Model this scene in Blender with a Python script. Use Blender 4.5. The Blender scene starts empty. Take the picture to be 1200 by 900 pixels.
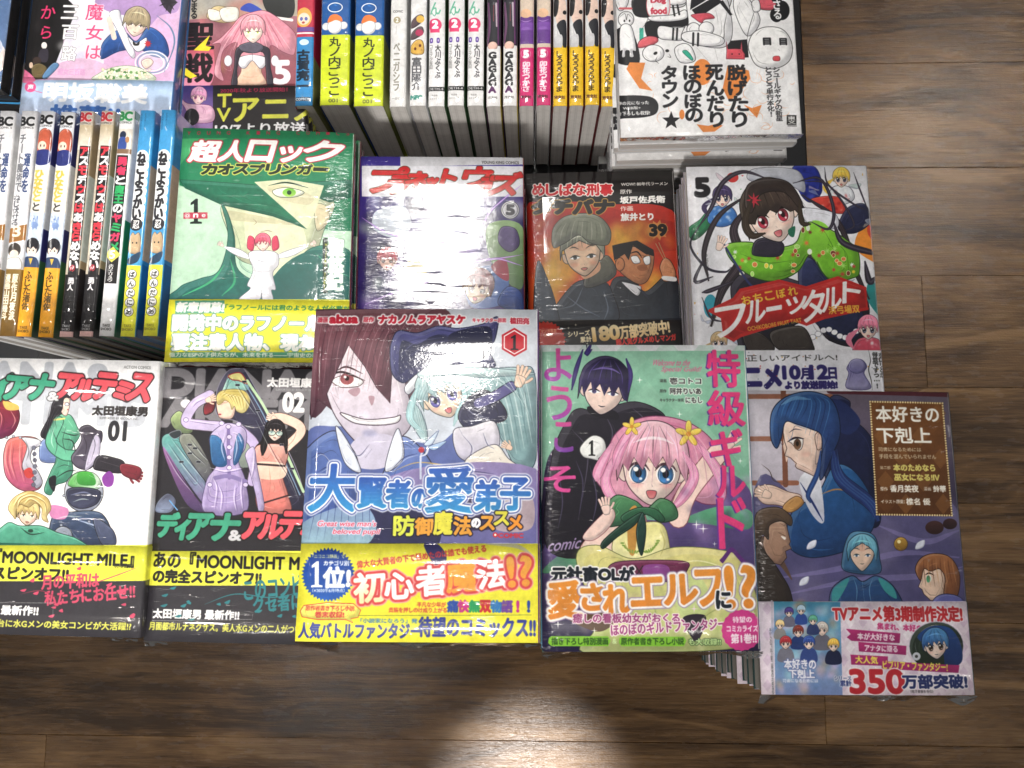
import bpy, math, random
import numpy as np
random.seed(7); rng = np.random.default_rng(7)
SC = bpy.context.scene; COL = SC.collection
R = math.radians

# ------------------------------------------------------------------ camera
CAM_H = 0.74                      # metres above the table top (table top is z = 0)
FLOOR_Z = -0.72
FPX = 900.0; NADIR = (625.0, 550.0)
def _cam_axes():
    d = np.array([(NADIR[0]-600)/FPX, -(NADIR[1]-450)/FPX, -1.0]); d /= np.linalg.norm(d)
    wz = -d; wy = np.array([0, 1, 0.0]); wy -= wz*wy.dot(wz); wy /= np.linalg.norm(wy)
    return np.stack([np.cross(wy, wz), wy, wz], 1)      # world -> camera
RW = _cam_axes()
cam_d = bpy.data.cameras.new('camera'); cam = bpy.data.objects.new('camera', cam_d); COL.objects.link(cam)
from mathutils import Matrix, Vector
cam.matrix_world = Matrix.Translation((0, 0, CAM_H)) @ Matrix(RW.T.tolist()).to_4x4()
cam_d.sensor_width = 36; cam_d.lens = 27.0; cam_d.clip_start = 0.02; cam_d.clip_end = 60
SC.camera = cam
def at(px, py, z):
    """world point seen at photograph pixel (px, py) at height z"""
    r = RW.T @ np.array([(px-600)/FPX, -(py-450)/FPX, -1.0])
    t = (z-CAM_H)/r[2]; return np.array([r[0]*t, r[1]*t, z])
def proj(P):
    c = (RW @ (np.atleast_2d(P)-[0, 0, CAM_H]).T).T
    return np.stack([600+FPX*c[:, 0]/-c[:, 2], 450-FPX*c[:, 1]/-c[:, 2]], 1)

# ------------------------------------------------------------------ light
w = bpy.data.worlds.new('World'); SC.world = w; w.use_nodes = True
w.node_tree.nodes['Background'].inputs[0].default_value = (1.0, 0.97, 0.93, 1)
w.node_tree.nodes['Background'].inputs[1].default_value = 0.085
SC.view_settings.view_transform = 'Standard'; SC.view_settings.look = 'None'
SC.view_settings.exposure = 0.0; SC.view_settings.gamma = 1
CEIL = 1.88
def lamp(name, loc, target, power, sx, sy, spread=180, col=(1, .96, .9)):
    l = bpy.data.lights.new(name, 'AREA'); l.shape = 'RECTANGLE'; l.size = sx; l.size_y = sy
    l.energy = power; l.color = col; l.spread = R(spread)
    o = bpy.data.objects.new(name, l); COL.objects.link(o); o.location = loc
    o.rotation_euler = (Vector(target)-Vector(loc)).to_track_quat('-Z', 'Y').to_euler()
    return o
def spot(name, loc, target, power, cone, blend, rad=.03, col=(1, .94, .86)):
    l = bpy.data.lights.new(name, 'SPOT'); l.energy = power; l.spot_size = R(cone); l.spot_blend = blend
    l.shadow_soft_size = rad; l.color = col
    o = bpy.data.objects.new(name, l); COL.objects.link(o); o.location = loc
    o.rotation_euler = (Vector(target)-Vector(loc)).to_track_quat('-Z', 'Y').to_euler()
    return o
lamp('ceiling_panel_light', (-.105, .80, CEIL), (-.22, .40, .15), 2.5, .19, .42, 64, (1, .965, .92))
lamp('ceiling_panel_light', (-.115, -1.38, CEIL), (-.36, .12, .1), 2.6, .22, .22, 36, (1, .95, .88))
lamp('ceiling_panel_light', (2.03, 1.64, CEIL), (.95, .70, FLOOR_Z), 1.4, .10, .10, 44, (1, .93, .82))
lamp('track_light', (-1.25, .35, CEIL), (-.30, .26, .1), .30, .08, .08, 40, (1, .95, .9))
lamp('track_light', (-.95, -.85, CEIL), (-.46, -.22, -.1), .75, .08, .08, 46, (1, .93, .85))
spot('track_spotlight', (-.10, -1.40, CEIL), (-.015, -.62, FLOOR_Z), 400, 9.5, 1.0, .02, (1, .95, .90))
for lx, ly in ((-2.4, -1.2), (-2.4, .9), (-1.6, 2.4), (.1, 2.9), (1.9, -.9), (2.6, .5), (.9, -2.6), (-1.2, -2.6)):
    lamp('ceiling_strip_light', (lx, ly, CEIL), (lx*.3, ly*.3, 0), 2.4, .05, .6, 180, (1, .96, .90))

# ------------------------------------------------------------------ flat-print rasteriser
def hx(c):
    if isinstance(c, str):
        c = c.lstrip('#'); 
        if len(c) == 3: c = ''.join(a+a for a in c)
        return np.array([int(c[i:i+2], 16)/255 for i in (0, 2, 4)])
    return np.array(c, float)
def pts(s):
    return np.array([[float(v) for v in q.split(',')] for q in s.split()]) if isinstance(s, str) else np.array(s, float)
def smooth(p, closed=True, n=7):
    p = np.asarray(p, float)
    if len(p) < 3: return p
    if closed: a, b, c, d = np.roll(p, 1, 0), p, np.roll(p, -1, 0), np.roll(p, -2, 0)
    else:
        q = np.vstack([2*p[0]-p[1], p, 2*p[-1]-p[-2]]); a, b, c, d = q[:-3], q[1:-2], q[2:-1], q[3:]
    t = np.linspace(0, 1, n, endpoint=False)[None, :, None]
    a, b, c, d = (v[:, None, :] for v in (a, b, c, d))
    r = .5*((2*b)+(c-a)*t+(2*a-5*b+4*c-d)*t*t+(3*b-a-3*c+d)*t**3)
    r = r.reshape(-1, 2)
    return r if closed else np.vstack([r, p[-1:]])
def coverage(polys, w, h, S=3):
    """anti-aliased non-zero fill; returns (x0, y0, alpha) or None"""
    al = np.vstack(polys)
    x0 = max(0, int(np.floor(al[:, 0].min()))-1); y0 = max(0, int(np.floor(al[:, 1].min()))-1)
    x1 = min(w, int(np.ceil(al[:, 0].max()))+2); y1 = min(h, int(np.ceil(al[:, 1].max()))+2)
    if x1 <= x0 or y1 <= y0: return None
    W, H = (x1-x0)*S, (y1-y0)*S
    acc = np.zeros((H, W+1), np.int32); R_, X_, D_ = [], [], []
    for p in polys:
        p = (p-[x0, y0])*S; q = np.roll(p, -1, 0)
        dy = q[:, 1]-p[:, 1]; sg = np.sign(dy); up = dy > 0
        ya = np.where(up, p[:, 1], q[:, 1]); yb = np.where(up, q[:, 1], p[:, 1])
        ra = np.clip(np.ceil(ya-.5), 0, H).astype(int); rb = np.clip(np.ceil(yb-.5), 0, H).astype(int)
        n = rb-ra; k = n > 0
        if not k.any(): continue
        p, q, dy, sg, ra, n = p[k], q[k], dy[k], sg[k], ra[k], n[k]
        idx = np.repeat(np.arange(len(n)), n)
        row = np.arange(n.sum())-np.repeat(np.cumsum(n)-n, n)+ra[idx]
        x = p[idx, 0]+(row+.5-p[idx, 1])*(q[idx, 0]-p[idx, 0])/dy[idx]
        R_.append(row); X_.append(np.clip(np.ceil(x-.5), 0, W).astype(int)); D_.append(sg[idx].astype(int))
    if not R_: return None
    np.add.at(acc, (np.concatenate(R_), np.concatenate(X_)), np.concatenate(D_))
    ins = (np.cumsum(acc, 1)[:, :W] != 0)
    return x0, y0, ins.reshape(H//S, S, W//S, S).mean((1, 3))
def dilate(m, r):
    """soft dilation of a coverage array by r pixels (pads the array)"""
    n_ = max(1, int(math.ceil(r/2.6)))
    if n_ > 1:
        P_ = 0
        for _ in range(n_): m, q = dilate(m, r/n_); P_ += q
        return m, P_
    p = int(math.ceil(r))+1; m = np.pad(m, p); o = m.copy()
    for rr in (r,):
        for k in range(16 if r > 1.5 else 8):
            a = 2*math.pi*k/(16 if r > 1.5 else 8); dx, dy = rr*math.cos(a), rr*math.sin(a)
            ix, iy = int(math.floor(dx)), int(math.floor(dy)); fx, fy = dx-ix, dy-iy
            s = 0
            for (jx, wx) in ((ix, 1-fx), (ix+1, fx)):
                for (jy, wy) in ((iy, 1-fy), (iy+1, fy)):
                    if wx*wy < .02: continue
                    s = s+np.roll(np.roll(m, jy, 0), jx, 1)*(wx*wy)
            o = np.maximum(o, s)
    return o, p
def blur(m, r):
    r = max(1, int(r))
    for _ in range(2):
        for ax in (0, 1):
            c = np.cumsum(np.pad(m, [(r+1, r) if a == ax else (0, 0) for a in (0, 1)]), ax)
            m = (np.take(c, range(2*r+1, c.shape[ax]), ax)-np.take(c, range(0, c.shape[ax]-2*r-1), ax))/(2*r+1)
    return m
_gc = {}
def glyphs(s):
    if s in _gc: return _gc[s]
    c = bpy.data.curves.new('t', 'FONT'); c.body = s; c.resolution_u = 4
    o = bpy.data.objects.new('t', c); COL.objects.link(o)
    dg = bpy.context.evaluated_depsgraph_get(); cu = o.evaluated_get(dg).to_curve(dg); out = []
    for sp in cu.splines:
        b = sp.bezier_points; n = len(b)
        if n < 2: continue
        co = np.array([v.co[:2] for v in b]); hr = np.array([v.handle_right[:2] for v in b]); hl = np.array([v.handle_left[:2] for v in b])
        c1, l1 = np.roll(co, -1, 0), np.roll(hl, -1, 0)
        t = np.linspace(0, 1, 5, endpoint=False)[None, :, None]
        A, B, C_, D = (v[:, None, :] for v in (co, hr, l1, c1))
        out.append((A*(1-t)**3+3*B*t*(1-t)**2+3*C_*t*t*(1-t)+D*t**3).reshape(-1, 2)*[1, -1])
    bpy.data.objects.remove(o); bpy.data.curves.remove(c)
    _gc[s] = out; return out

class Canvas:
    """flat print of one cover: pixels at `k` per photograph pixel, drawn in photograph coordinates"""
    def __init__(s, quad, w, h, extra=0, base='#fff', Hm=None):
        s.fw = int(w); s.w = int(w+extra); s.h = int(h); s.a = np.ones((s.h, s.w, 3))*hx(base)
        if Hm is None:
            src = np.array(quad, float); dst = np.array([[0, 0], [w, 0], [w, h], [0, h]], float)
            A = []
            for (x, y), (u, v) in zip(src, dst):
                A.append([x, y, 1, 0, 0, 0, -u*x, -u*y]); A.append([0, 0, 0, x, y, 1, -v*x, -v*y])
            m = np.linalg.solve(np.array(A), dst.reshape(-1)); Hm = np.append(m, 1).reshape(3, 3)
        s.H = Hm; s.zo = (0, 0, 1); s.det = True; s.rd = random.Random(5)
        c = s.tx([[src[:, 0].mean(), src[:, 1].mean()], [src[:, 0].mean()+10, src[:, 1].mean()]]) if quad is not None else np.array([[0, 0], [10, 0]])
        s.k = s.k0 = np.linalg.norm(c[1]-c[0])/10
    def z(s, ox=0, oy=0, sc=1):
        """draw in coordinates enlarged by sc from the photograph point (ox, oy)"""
        s.zo = (ox, oy, sc); s.k = s.k0/sc; return s
    def tx(s, p):
        p = np.asarray(p, float)/s.zo[2]+s.zo[:2]; q = (s.H @ np.c_[p, np.ones(len(p))].T).T; return q[:, :2]/q[:, 2:]
    def put(s, x0, y0, m, col, col2=None, ang=90, op=1.0):
        H, W = m.shape; X0, Y0 = max(0, x0), max(0, y0); X1, Y1 = min(s.w, x0+W), min(s.h, y0+H)
        if X1 <= X0 or Y1 <= Y0: return
        m = m[Y0-y0:Y1-y0, X0-x0:X1-x0, None]*op; c = hx(col)
        if col2 is not None:
            yy, xx = np.mgrid[Y0:Y1, X0:X1]; t = ((xx-x0)/max(1, W-1)-.5)*math.cos(R(ang))+((yy-y0)/max(1, H-1)-.5)*math.sin(R(ang))+.5
            t = np.clip(t, 0, 1)[..., None]; c = c*(1-t)+hx(col2)*t
        s.a[Y0:Y1, X0:X1] = s.a[Y0:Y1, X0:X1]*(1-m)+c*m
    def P(s, p, col, col2=None, ang=90, ln=None, lw=.7, sm=True, op=1, soft=0):
        """filled shape"""
        p = pts(p); q = s.tx(smooth(p) if sm else p); r = coverage([q], s.w, s.h)
        if r is None: return s
        x0, y0, m = r
        if soft:
            k = int(soft*s.k)+1; m = blur(np.pad(m, 2*k), k); x0 -= 2*k; y0 -= 2*k
        s.put(x0, y0, m, col, col2, ang, op)
        if ln is not None and not soft and m.sum() > 260:      # drawn form: cel shade, rim light, brush grain
            q = max(2, int(m.sum()**.5*.11)); mp = np.pad(m, 2*q)
            sh = m*(1-blur(np.roll(np.roll(mp, -q, 0), -q, 1), max(1, q//3))[2*q:-2*q, 2*q:-2*q]); hi = m*(1-np.roll(np.roll(mp, q//2+1, 0), q//2+1, 1)[2*q:-2*q, 2*q:-2*q])
            s.put(x0, y0, sh, hx(col)*.35+[0, 0, .04], op=.30); s.put(x0, y0, hi, '#ffffff', op=.12)
            nb = blur(rng.random((m.shape[0], m.shape[1])), 4)-.5
            s.put(x0, y0, m*np.clip(nb*14, 0, 1), hx(col)*.5, op=.13); s.put(x0, y0, m*np.clip(-nb*14, 0, 1), np.clip(hx(col)*1.2+.1, 0, 1), op=.12)
            if s.det and m.sum() > 700:
                g = s.rd; Q = smooth(p) if sm else p; cc_ = Q.mean(0); n_ = len(Q)
                for _ in range(2+int(m.sum()**.5/28)):
                    a0 = g.randrange(n_); ln_ = max(4, int(n_*g.uniform(.10, .26))); f = g.uniform(.45, .88); sk_ = g.uniform(-.12, .12)
                    seg = Q[np.arange(a0, a0+ln_) % n_]; seg = cc_+(seg-cc_)*(f+sk_*np.linspace(0, 1, ln_)[:, None])
                    s.L(seg, hx(ln) if g.random() < .7 else np.clip(hx(col)*1.4+.1, 0, 1), max(lw*.55, .9/s.k), sm=False, op=.6)
        if ln is not None: s.L(np.vstack([smooth(p) if sm else p, p[:1]]), ln, lw, sm=False, tp=0)
        return s
    def E(s, x, y, rx, ry, col, col2=None, ang=90, ln=None, lw=.7, rot=0, op=1, soft=0):
        t = np.linspace(0, 2*math.pi, 28, endpoint=False); c, n = math.cos(R(rot)), math.sin(R(rot))
        a, b = rx*np.cos(t), ry*np.sin(t)
        return s.P(np.c_[x+a*c-b*n, y+a*n+b*c], col, col2, ang, ln, lw, False, op, soft)
    def B(s, x0, y0, x1, y1, col, col2=None, ang=90, op=1, ln=None, lw=.7):
        return s.P([[x0, y0], [x1, y0], [x1, y1], [x0, y1]], col, col2, ang, ln, lw, False, op)
    def L(s, p, col, wd=.8, sm=True, tp=1, op=1):
        """stroke, tapered at both ends when tp"""
        p = pts(p); p = smooth(p, False) if sm else p; p = s.tx(p)
        if len(p) < 2: return s
        d = np.gradient(p, axis=0); n = np.c_[-d[:, 1], d[:, 0]]; n /= np.maximum(1e-6, np.linalg.norm(n, axis=1))[:, None]
        t = np.linspace(0, 1, len(p)); hw = wd*s.k/2*(np.clip(np.sin(math.pi*t), .12, 1)**.7 if tp else np.ones(len(p)))
        n = n*hw[:, None]
        quads = [np.vstack([p[i]+n[i], p[i+1]+n[i+1], p[i+1]-n[i+1], p[i]-n[i]]) for i in range(len(p)-1)]
        quads = [q if np.sum(q[:, 0]*np.roll(q[:, 1], -1)-np.roll(q[:, 0], -1)*q[:, 1]) > 0 else q[::-1] for q in quads]
        if not tp and wd*s.k > 2.5: 
            a = np.linspace(0, 2*math.pi, 12, endpoint=False)
            quads += [pp+np.c_[np.cos(a), np.sin(a)]*wd*s.k/2 for pp in p]
        r = coverage(quads, s.w, s.h)
        if r: s.put(*r, col, op=op)
        return s
    def T(s, txt, x0, y0, x1, y1, col, col2=None, ol=(), vert=False, shear=0, rot=0, bold=0, op=1, cols=None, keep=False, halo=None):
        """lettering filling the photo box x0..x1, y0..y1; ol = ((width, colour), ...) from inner to outer"""
        k = s.k; cx, cy = s.tx([[(x0+x1)/2, (y0+y1)/2]])[0]; W, H = (x1-x0)*k, (y1-y0)*k
        groups = []
        if vert:
            n = len(txt); ch = H/n
            for i, c in enumerate(txt):
                g = glyphs(c)
                if not g: continue
                if c in 'ー〜~': g = [np.c_[-p[:, 1], p[:, 0]] for p in g]
                al = np.vstack(g); lo, hi = al.min(0), al.max(0); sz = max(hi-lo); em = .92 if sz > .5 else sz/.9
                f = np.array([W, ch])*.94
                sc = f/np.maximum(hi-lo, .30*max(hi-lo)) if sz > .45 else f*.9
                if sz > .45: sc = np.minimum(sc, f/np.maximum(.78, hi-lo)*1.0) 
                m = (lo+hi)/2; off = np.array([0, (i+.5)*ch-H/2])
                if c in '、。': off = off+[W*.25, -ch*.25]
                groups.append([(p-m)*sc+off for p in g])
        else:
            if cols:
                adv = 0; n = len(txt)
                for i, c in enumerate(txt):
                    g = glyphs(c); 
                    if not g: continue
                    al = np.vstack(g); lo, hi = al.min(0), al.max(0); m = (lo+hi)/2
                    f = np.array([W/n, H])*.96; sc = f/np.maximum(hi-lo, .75)
                    groups.append([(p-m)*sc+[(i+.5)*W/n-W/2, 0] for p in g])
            else:
                g = glyphs(txt)
                if not g: return s
                al = np.vstack(g); lo, hi = al.min(0), al.max(0); m = (lo+hi)/2; sc = np.array([W, H])/np.maximum(hi-lo, 1e-3)
                if keep: sc = np.array([1, 1])*min(sc)
                groups = [[(p-m)*sc for p in g]]
        a = R(rot); M = np.array([[math.cos(a), -math.sin(a)], [math.sin(a), math.cos(a)]])
        allp = []
        for gi, g in enumerate(groups):
            g2 = []
            for p in g:
                p = p.copy(); p[:, 0] -= p[:, 1]*shear; g2.append(p @ M.T+[cx, cy])
            allp.append(g2)
        flat = [p for g in allp for p in g]
        r = coverage(flat, s.w, s.h)
        if r is None: return s
        x0_, y0_, m = r
        if halo:
            mm, pp = dilate(m, halo[0]*k); q = int(halo[0]*k*.6)+1; mm = blur(np.pad(mm, 2*q), q)
            s.put(x0_-pp-2*q, y0_-pp-2*q, np.clip(mm*1.3, 0, 1), halo[1], op=halo[2] if len(halo) > 2 else 1)
        for (wd, oc) in sorted(ol, key=lambda q: -q[0]):
            mm, pp = dilate(m, (wd+bold)*k); s.put(x0_-pp, y0_-pp, mm, oc, op=op)
        if cols:
            for g, cc in zip(allp, cols):
                rr = coverage(g, s.w, s.h)
                if rr:
                    if bold: mm, pp = dilate(rr[2], bold*k); s.put(rr[0]-pp, rr[1]-pp, mm, cc, op=op)
                    else: s.put(*rr, cc, op=op)
        elif bold:
            mm, pp = dilate(m, bold*k); s.put(x0_-pp, y0_-pp, mm, col, col2, 90, op)
        else: s.put(x0_, y0_, m, col, col2, 90, op)
        return s
    def S(s, col): s.a[:, s.fw:] = hx(col)
    def image(s, name, paint=.10):
        a = s.a
        for q, amp in ((26, paint), (9, paint*.7), (3, paint*.55)):   # uneven ink, brush and print texture
            g = rng.random((s.h//q+3, s.w//q+3)); yy, xx = np.arange(s.h)/q, np.arange(s.w)/q
            y0, x0 = yy.astype(int), xx.astype(int); fy, fx = (yy-y0)[:, None], (xx-x0)[None]
            g = (g[y0][:, x0]*(1-fy)*(1-fx)+g[y0+1][:, x0]*fy*(1-fx)+g[y0][:, x0+1]*(1-fy)*fx+g[y0+1][:, x0+1]*fy*fx)-.5
            a = a*(1+amp*g[..., None])
        lum = (a @ [.3, .59, .11])[..., None]; a = np.clip(lum+(a-lum)*.88, 0, 1); im = bpy.data.images.new(name, s.w, s.h)
        n = (rng.random((s.h, s.w, 1))-.5)*.02
        px = np.ones((s.h, s.w, 4), np.float32); px[..., :3] = np.clip(a+n, 0, 1); im.pixels.foreach_set(px[::-1].ravel()); im.update(); im.pack()
        return im
# ------------------------------------------------------------------ materials
def nodes(name):
    m = bpy.data.materials.new(name); m.use_nodes = True; nt = m.node_tree
    b = nt.nodes['Principled BSDF']
    def N(t, **kw):
        n = nt.nodes.new(t)
        for k, v in kw.items():
            if k.startswith('i_'): n.inputs[int(k[2:])].default_value = v
            else: setattr(n, k, v)
        return n
    return m, nt, b, N, nt.links.new
def flat(name, col, rough=.5, coat=0):
    m, nt, b, N, lk = nodes(name); b.inputs['Base Color'].default_value = (*[c for c in col], 1)
    b.inputs['Roughness'].default_value = rough; b.inputs['Coat Weight'].default_value = coat
    return m
def film(nt, N, lk, amt, ang, edge, fine=1.0, wave=1.0):
    """bump of shrink film: broad waves, slanted pull lines, crumpled edge; returns a height socket"""
    tc = N('ShaderNodeTexCoord'); 
    mp = N('ShaderNodeMapping'); mp.inputs['Rotation'].default_value = (0, 0, R(ang)); mp.inputs['Scale'].default_value = (26, 260*fine, 20)
    lk(tc.outputs['Object'], mp.inputs['Vector'])
    n1 = N('ShaderNodeTexNoise', i_2=1.0, i_3=3.0); n1.inputs['Distortion'].default_value = .6; lk(mp.outputs[0], n1.inputs['Vector'])
    r1 = N('ShaderNodeMapRange'); r1.inputs[1].default_value = .60; r1.inputs[2].default_value = .74; lk(n1.outputs[0], r1.inputs[0])
    n2 = N('ShaderNodeTexNoise', i_2=34.0, i_3=2.0); lk(tc.outputs['Object'], n2.inputs['Vector'])
    n3 = N('ShaderNodeTexNoise', i_2=260.0, i_3=3.0); n3.inputs['Distortion'].default_value = 1.5; lk(tc.outputs['Object'], n3.inputs['Vector'])
    n4 = N('ShaderNodeTexNoise', i_2=14.0, i_3=2.0); lk(tc.outputs['Object'], n4.inputs['Vector'])
    g = N('ShaderNodeMapRange'); g.inputs[1].default_value = .50; g.inputs[2].default_value = .68; lk(n4.outputs[0], g.inputs[0])
    def M(op, a, b_):
        n = N('ShaderNodeMath', operation=op)
        for i, v in enumerate((a, b_)):
            if hasattr(v, 'links'): lk(v, n.inputs[i])
            else: n.inputs[i].default_value = v
        return n.outputs[0]
    streak = M('MULTIPLY', r1.outputs[0], M('ADD', M('MULTIPLY', g.outputs[0], .0010*amt), .00022*amt))
    h = M('ADD', M('MULTIPLY', n2.outputs[0], .0007*wave), streak)
    if edge:
        sp = N('ShaderNodeSeparateXYZ'); lk(tc.outputs['Object'], sp.inputs[0])
        for (ax, lo, hi, st) in edge:              # crumpled between lo (full) and hi (none)
            e = N('ShaderNodeMapRange'); e.inputs[1].default_value = hi; e.inputs[2].default_value = lo; lk(sp.outputs[ax], e.inputs[0])
            mq = N('ShaderNodeMapping'); mq.inputs['Scale'].default_value = (60, 330, 20) if ax == 0 else (330, 60, 20); lk(tc.outputs['Object'], mq.inputs[0])
            nq = N('ShaderNodeTexNoise', i_2=1.0, i_3=3.0); nq.inputs['Distortion'].default_value = 1.0; lk(mq.outputs[0], nq.inputs['Vector'])
            h = M('ADD', h, M('MULTIPLY', M('MULTIPLY', e.outputs[0], nq.outputs[0]), .0036*st))
    h = M('ADD', h, M('MULTIPLY', n3.outputs[0], .00004*amt))
    return h
def cover_mat(name, img, amt=1.0, ang=-60, edge=(), matte=False, wave=1.0, cr=.07):
    m, nt, b, N, lk = nodes(name); t = N('ShaderNodeTexImage'); t.image = img; t.extension = 'EXTEND'; t.interpolation = 'Cubic'
    lk(t.outputs[0], b.inputs['Base Color']); b.inputs['Roughness'].default_value = .42
    b.inputs['Specular IOR Level'].default_value = .3
    if not matte:
        b.inputs['Coat Weight'].default_value = 1; b.inputs['Coat Roughness'].default_value = cr; b.inputs['Coat IOR'].default_value = 1.5
        bp = N('ShaderNodeBump'); bp.inputs['Strength'].default_value = 1; bp.inputs['Distance'].default_value = 1
        lk(film(nt, N, lk, amt, ang, edge, 1.0, wave), bp.inputs['Height']); lk(bp.outputs[0], b.inputs['Coat Normal'])
        rr = N('ShaderNodeTexNoise', i_2=120.0, i_3=2.0)
    return m
def page_mat(name, col, coat=0.0):
    m, nt, b, N, lk = nodes(name); tc = N('ShaderNodeTexCoord'); mp = N('ShaderNodeMapping'); mp.inputs['Scale'].default_value = (6, 6, 1500)
    lk(tc.outputs['Object'], mp.inputs[0]); n = N('ShaderNodeTexNoise', i_2=1.0, i_3=4.0); lk(mp.outputs[0], n.inputs['Vector'])
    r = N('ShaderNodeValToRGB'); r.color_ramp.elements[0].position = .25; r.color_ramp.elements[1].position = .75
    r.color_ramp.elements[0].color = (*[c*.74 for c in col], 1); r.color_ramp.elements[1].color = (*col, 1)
    lk(n.outputs[0], r.inputs[0]); lk(r.outputs[0], b.inputs['Base Color']); b.inputs['Roughness'].default_value = .8
    bp = N('ShaderNodeBump'); bp.inputs['Strength'].default_value = .5; bp.inputs['Distance'].default_value = .0003; lk(n.outputs[0], bp.inputs['Height']); lk(bp.outputs[0], b.inputs['Normal'])
    b.inputs['Coat Weight'].default_value = coat; b.inputs['Coat Roughness'].default_value = .12
    if coat:
        b2 = N('ShaderNodeBump'); b2.inputs['Strength'].default_value = 1; b2.inputs['Distance'].default_value = .0022
        n2 = N('ShaderNodeTexNoise', i_2=90.0, i_3=4.0); n2.inputs['Distortion'].default_value = 1.2; lk(tc.outputs['Object'], n2.inputs['Vector']); lk(n2.outputs[0], b2.inputs['Height']); lk(b2.outputs[0], b.inputs['Coat Normal'])
    return m
def wrap_mat():
    m, nt, b, N, lk = nodes('shrink_film'); nt.nodes.remove(b); out = nt.nodes['Material Output']
    tr = N('ShaderNodeBsdfTransparent'); tr.inputs[0].default_value = (.93, .93, .93, 1)
    gl = N('ShaderNodeBsdfGlossy'); gl.inputs['Roughness'].default_value = .16; gl.inputs[0].default_value = (.9, .9, .9, 1)
    df = N('ShaderNodeBsdfTranslucent'); df.inputs[0].default_value = (.8, .8, .8, 1)
    tc = N('ShaderNodeTexCoord'); n = N('ShaderNodeTexNoise', i_2=220.0, i_3=2.0); lk(tc.outputs['Object'], n.inputs['Vector'])
    bp = N('ShaderNodeBump'); bp.inputs['Strength'].default_value = 1; bp.inputs['Distance'].default_value = .0012; lk(n.outputs[0], bp.inputs['Height'])
    lk(bp.outputs[0], gl.inputs['Normal'])
    f = N('ShaderNodeFresnel', i_0=1.45); lk(bp.outputs[0], f.inputs[1])
    m1 = N('ShaderNodeMixShader', i_0=.03); lk(tr.outputs[0], m1.inputs[1]); lk(df.outputs[0], m1.inputs[2])
    m2 = N('ShaderNodeMixShader'); ad = N('ShaderNodeMath', operation='MULTIPLY_ADD'); ad.inputs[1].default_value = .9; ad.inputs[2].default_value = .02
    lk(f.outputs[0], ad.inputs[0]); lk(ad.outputs[0], m2.inputs[0]); lk(m1.outputs[0], m2.inputs[1]); lk(gl.outputs[0], m2.inputs[2])
    lk(m2.outputs[0], out.inputs[0]); return m
M_PAGE = page_mat('page_paper', (.72, .70, .68), .4)
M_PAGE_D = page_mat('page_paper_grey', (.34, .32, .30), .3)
M_PAGE_B = page_mat('page_paper_bright', (.74, .72, .70), .4)
M_FILM = wrap_mat()

# ------------------------------------------------------------------ objects
def link(name, me, parent=None, mat=None):
    o = bpy.data.objects.new(name, me); COL.objects.link(o)
    if mat is not None and len(me.materials) == 0: me.materials.append(mat)
    if parent is not None: o.parent = parent
    return o
def mesh(name, vs, fs, uvs=None, shade=True):
    me = bpy.data.meshes.new(name); me.from_pydata([tuple(map(float, v)) for v in vs], [], fs)
    if uvs is not None:
        l = me.uv_layers.new(name='UVMap'); idx = np.zeros(len(me.loops), np.int32); me.loops.foreach_get('vertex_index', idx)
        l.data.foreach_set('uv', np.array(uvs, np.float32)[idx].ravel())
    me.update()
    if shade: me.polygons.foreach_set('use_smooth', [True]*len(me.polygons))
    return me
def empty(name, label, cat, group=None):
    o = bpy.data.objects.new(name, None); COL.objects.link(o); o.empty_display_size = .02
    o['label'] = label; o['category'] = cat
    if group: o['group'] = group
    return o
def box(name, x0, y0, z0, x1, y1, z1, b=0.0):
    if not b:
        v = [(x, y, z) for z in (z0, z1) for y in (y0, y1) for x in (x0, x1)]
        return mesh(name, v, [(0, 2, 3, 1), (4, 5, 7, 6), (0, 1, 5, 4), (2, 6, 7, 3), (0, 4, 6, 2), (1, 3, 7, 5)], shade=False)
    v = []
    for (z, k) in ((z0, 0), (z1-b, 0), (z1, b)):
        v += [(x0+k, y0+k, z), (x1-k, y0+k, z), (x1-k, y1-k, z), (x0+k, y1-k, z)]
    f = [(3, 2, 1, 0), (8, 9, 10, 11)]+[(i+4*j, (i+1) % 4+4*j, (i+1) % 4+4*j+4, i+4*j+4) for j in (0, 1) for i in range(4)]
    return mesh(name, v, f, shade=False)
ARCH = .0011
def profile(w, t, off=0.0, n=18, curl=.0004, hinge=.0004, arch=None):
    arch = ARCH if arch is None else arch
    """outline across the book: fore-edge, front, rounded spine, back; z = 0 is the front board"""
    r = min(.0022, t*.3); P = []
    for i in range(n+1):
        x = -w/2+(w-r)*i/n; z = curl*max(0, -x/(w/2))**3-hinge*math.exp(-((x-(w/2-.008))/.003)**2)-arch*(abs(x)/(w/2))**4
        P.append((x, z+off))
    for k in (30, 60, 90): P.append((w/2-r+(r+off)*math.sin(R(k)), -r+(r+off)*math.cos(R(k))-arch*(1-(k-30)/90)))
    P.append((w/2+off+.0003, -t/2))
    for k in (0, 30, 60, 90): P.append((w/2-r+(r+off)*math.cos(R(k)), -t+r-(r+off)*math.sin(R(k))))
    for i in range(1, 4): P.append((w/2-r-(w-r)*i/3, -t-off))
    return np.array(P)
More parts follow.
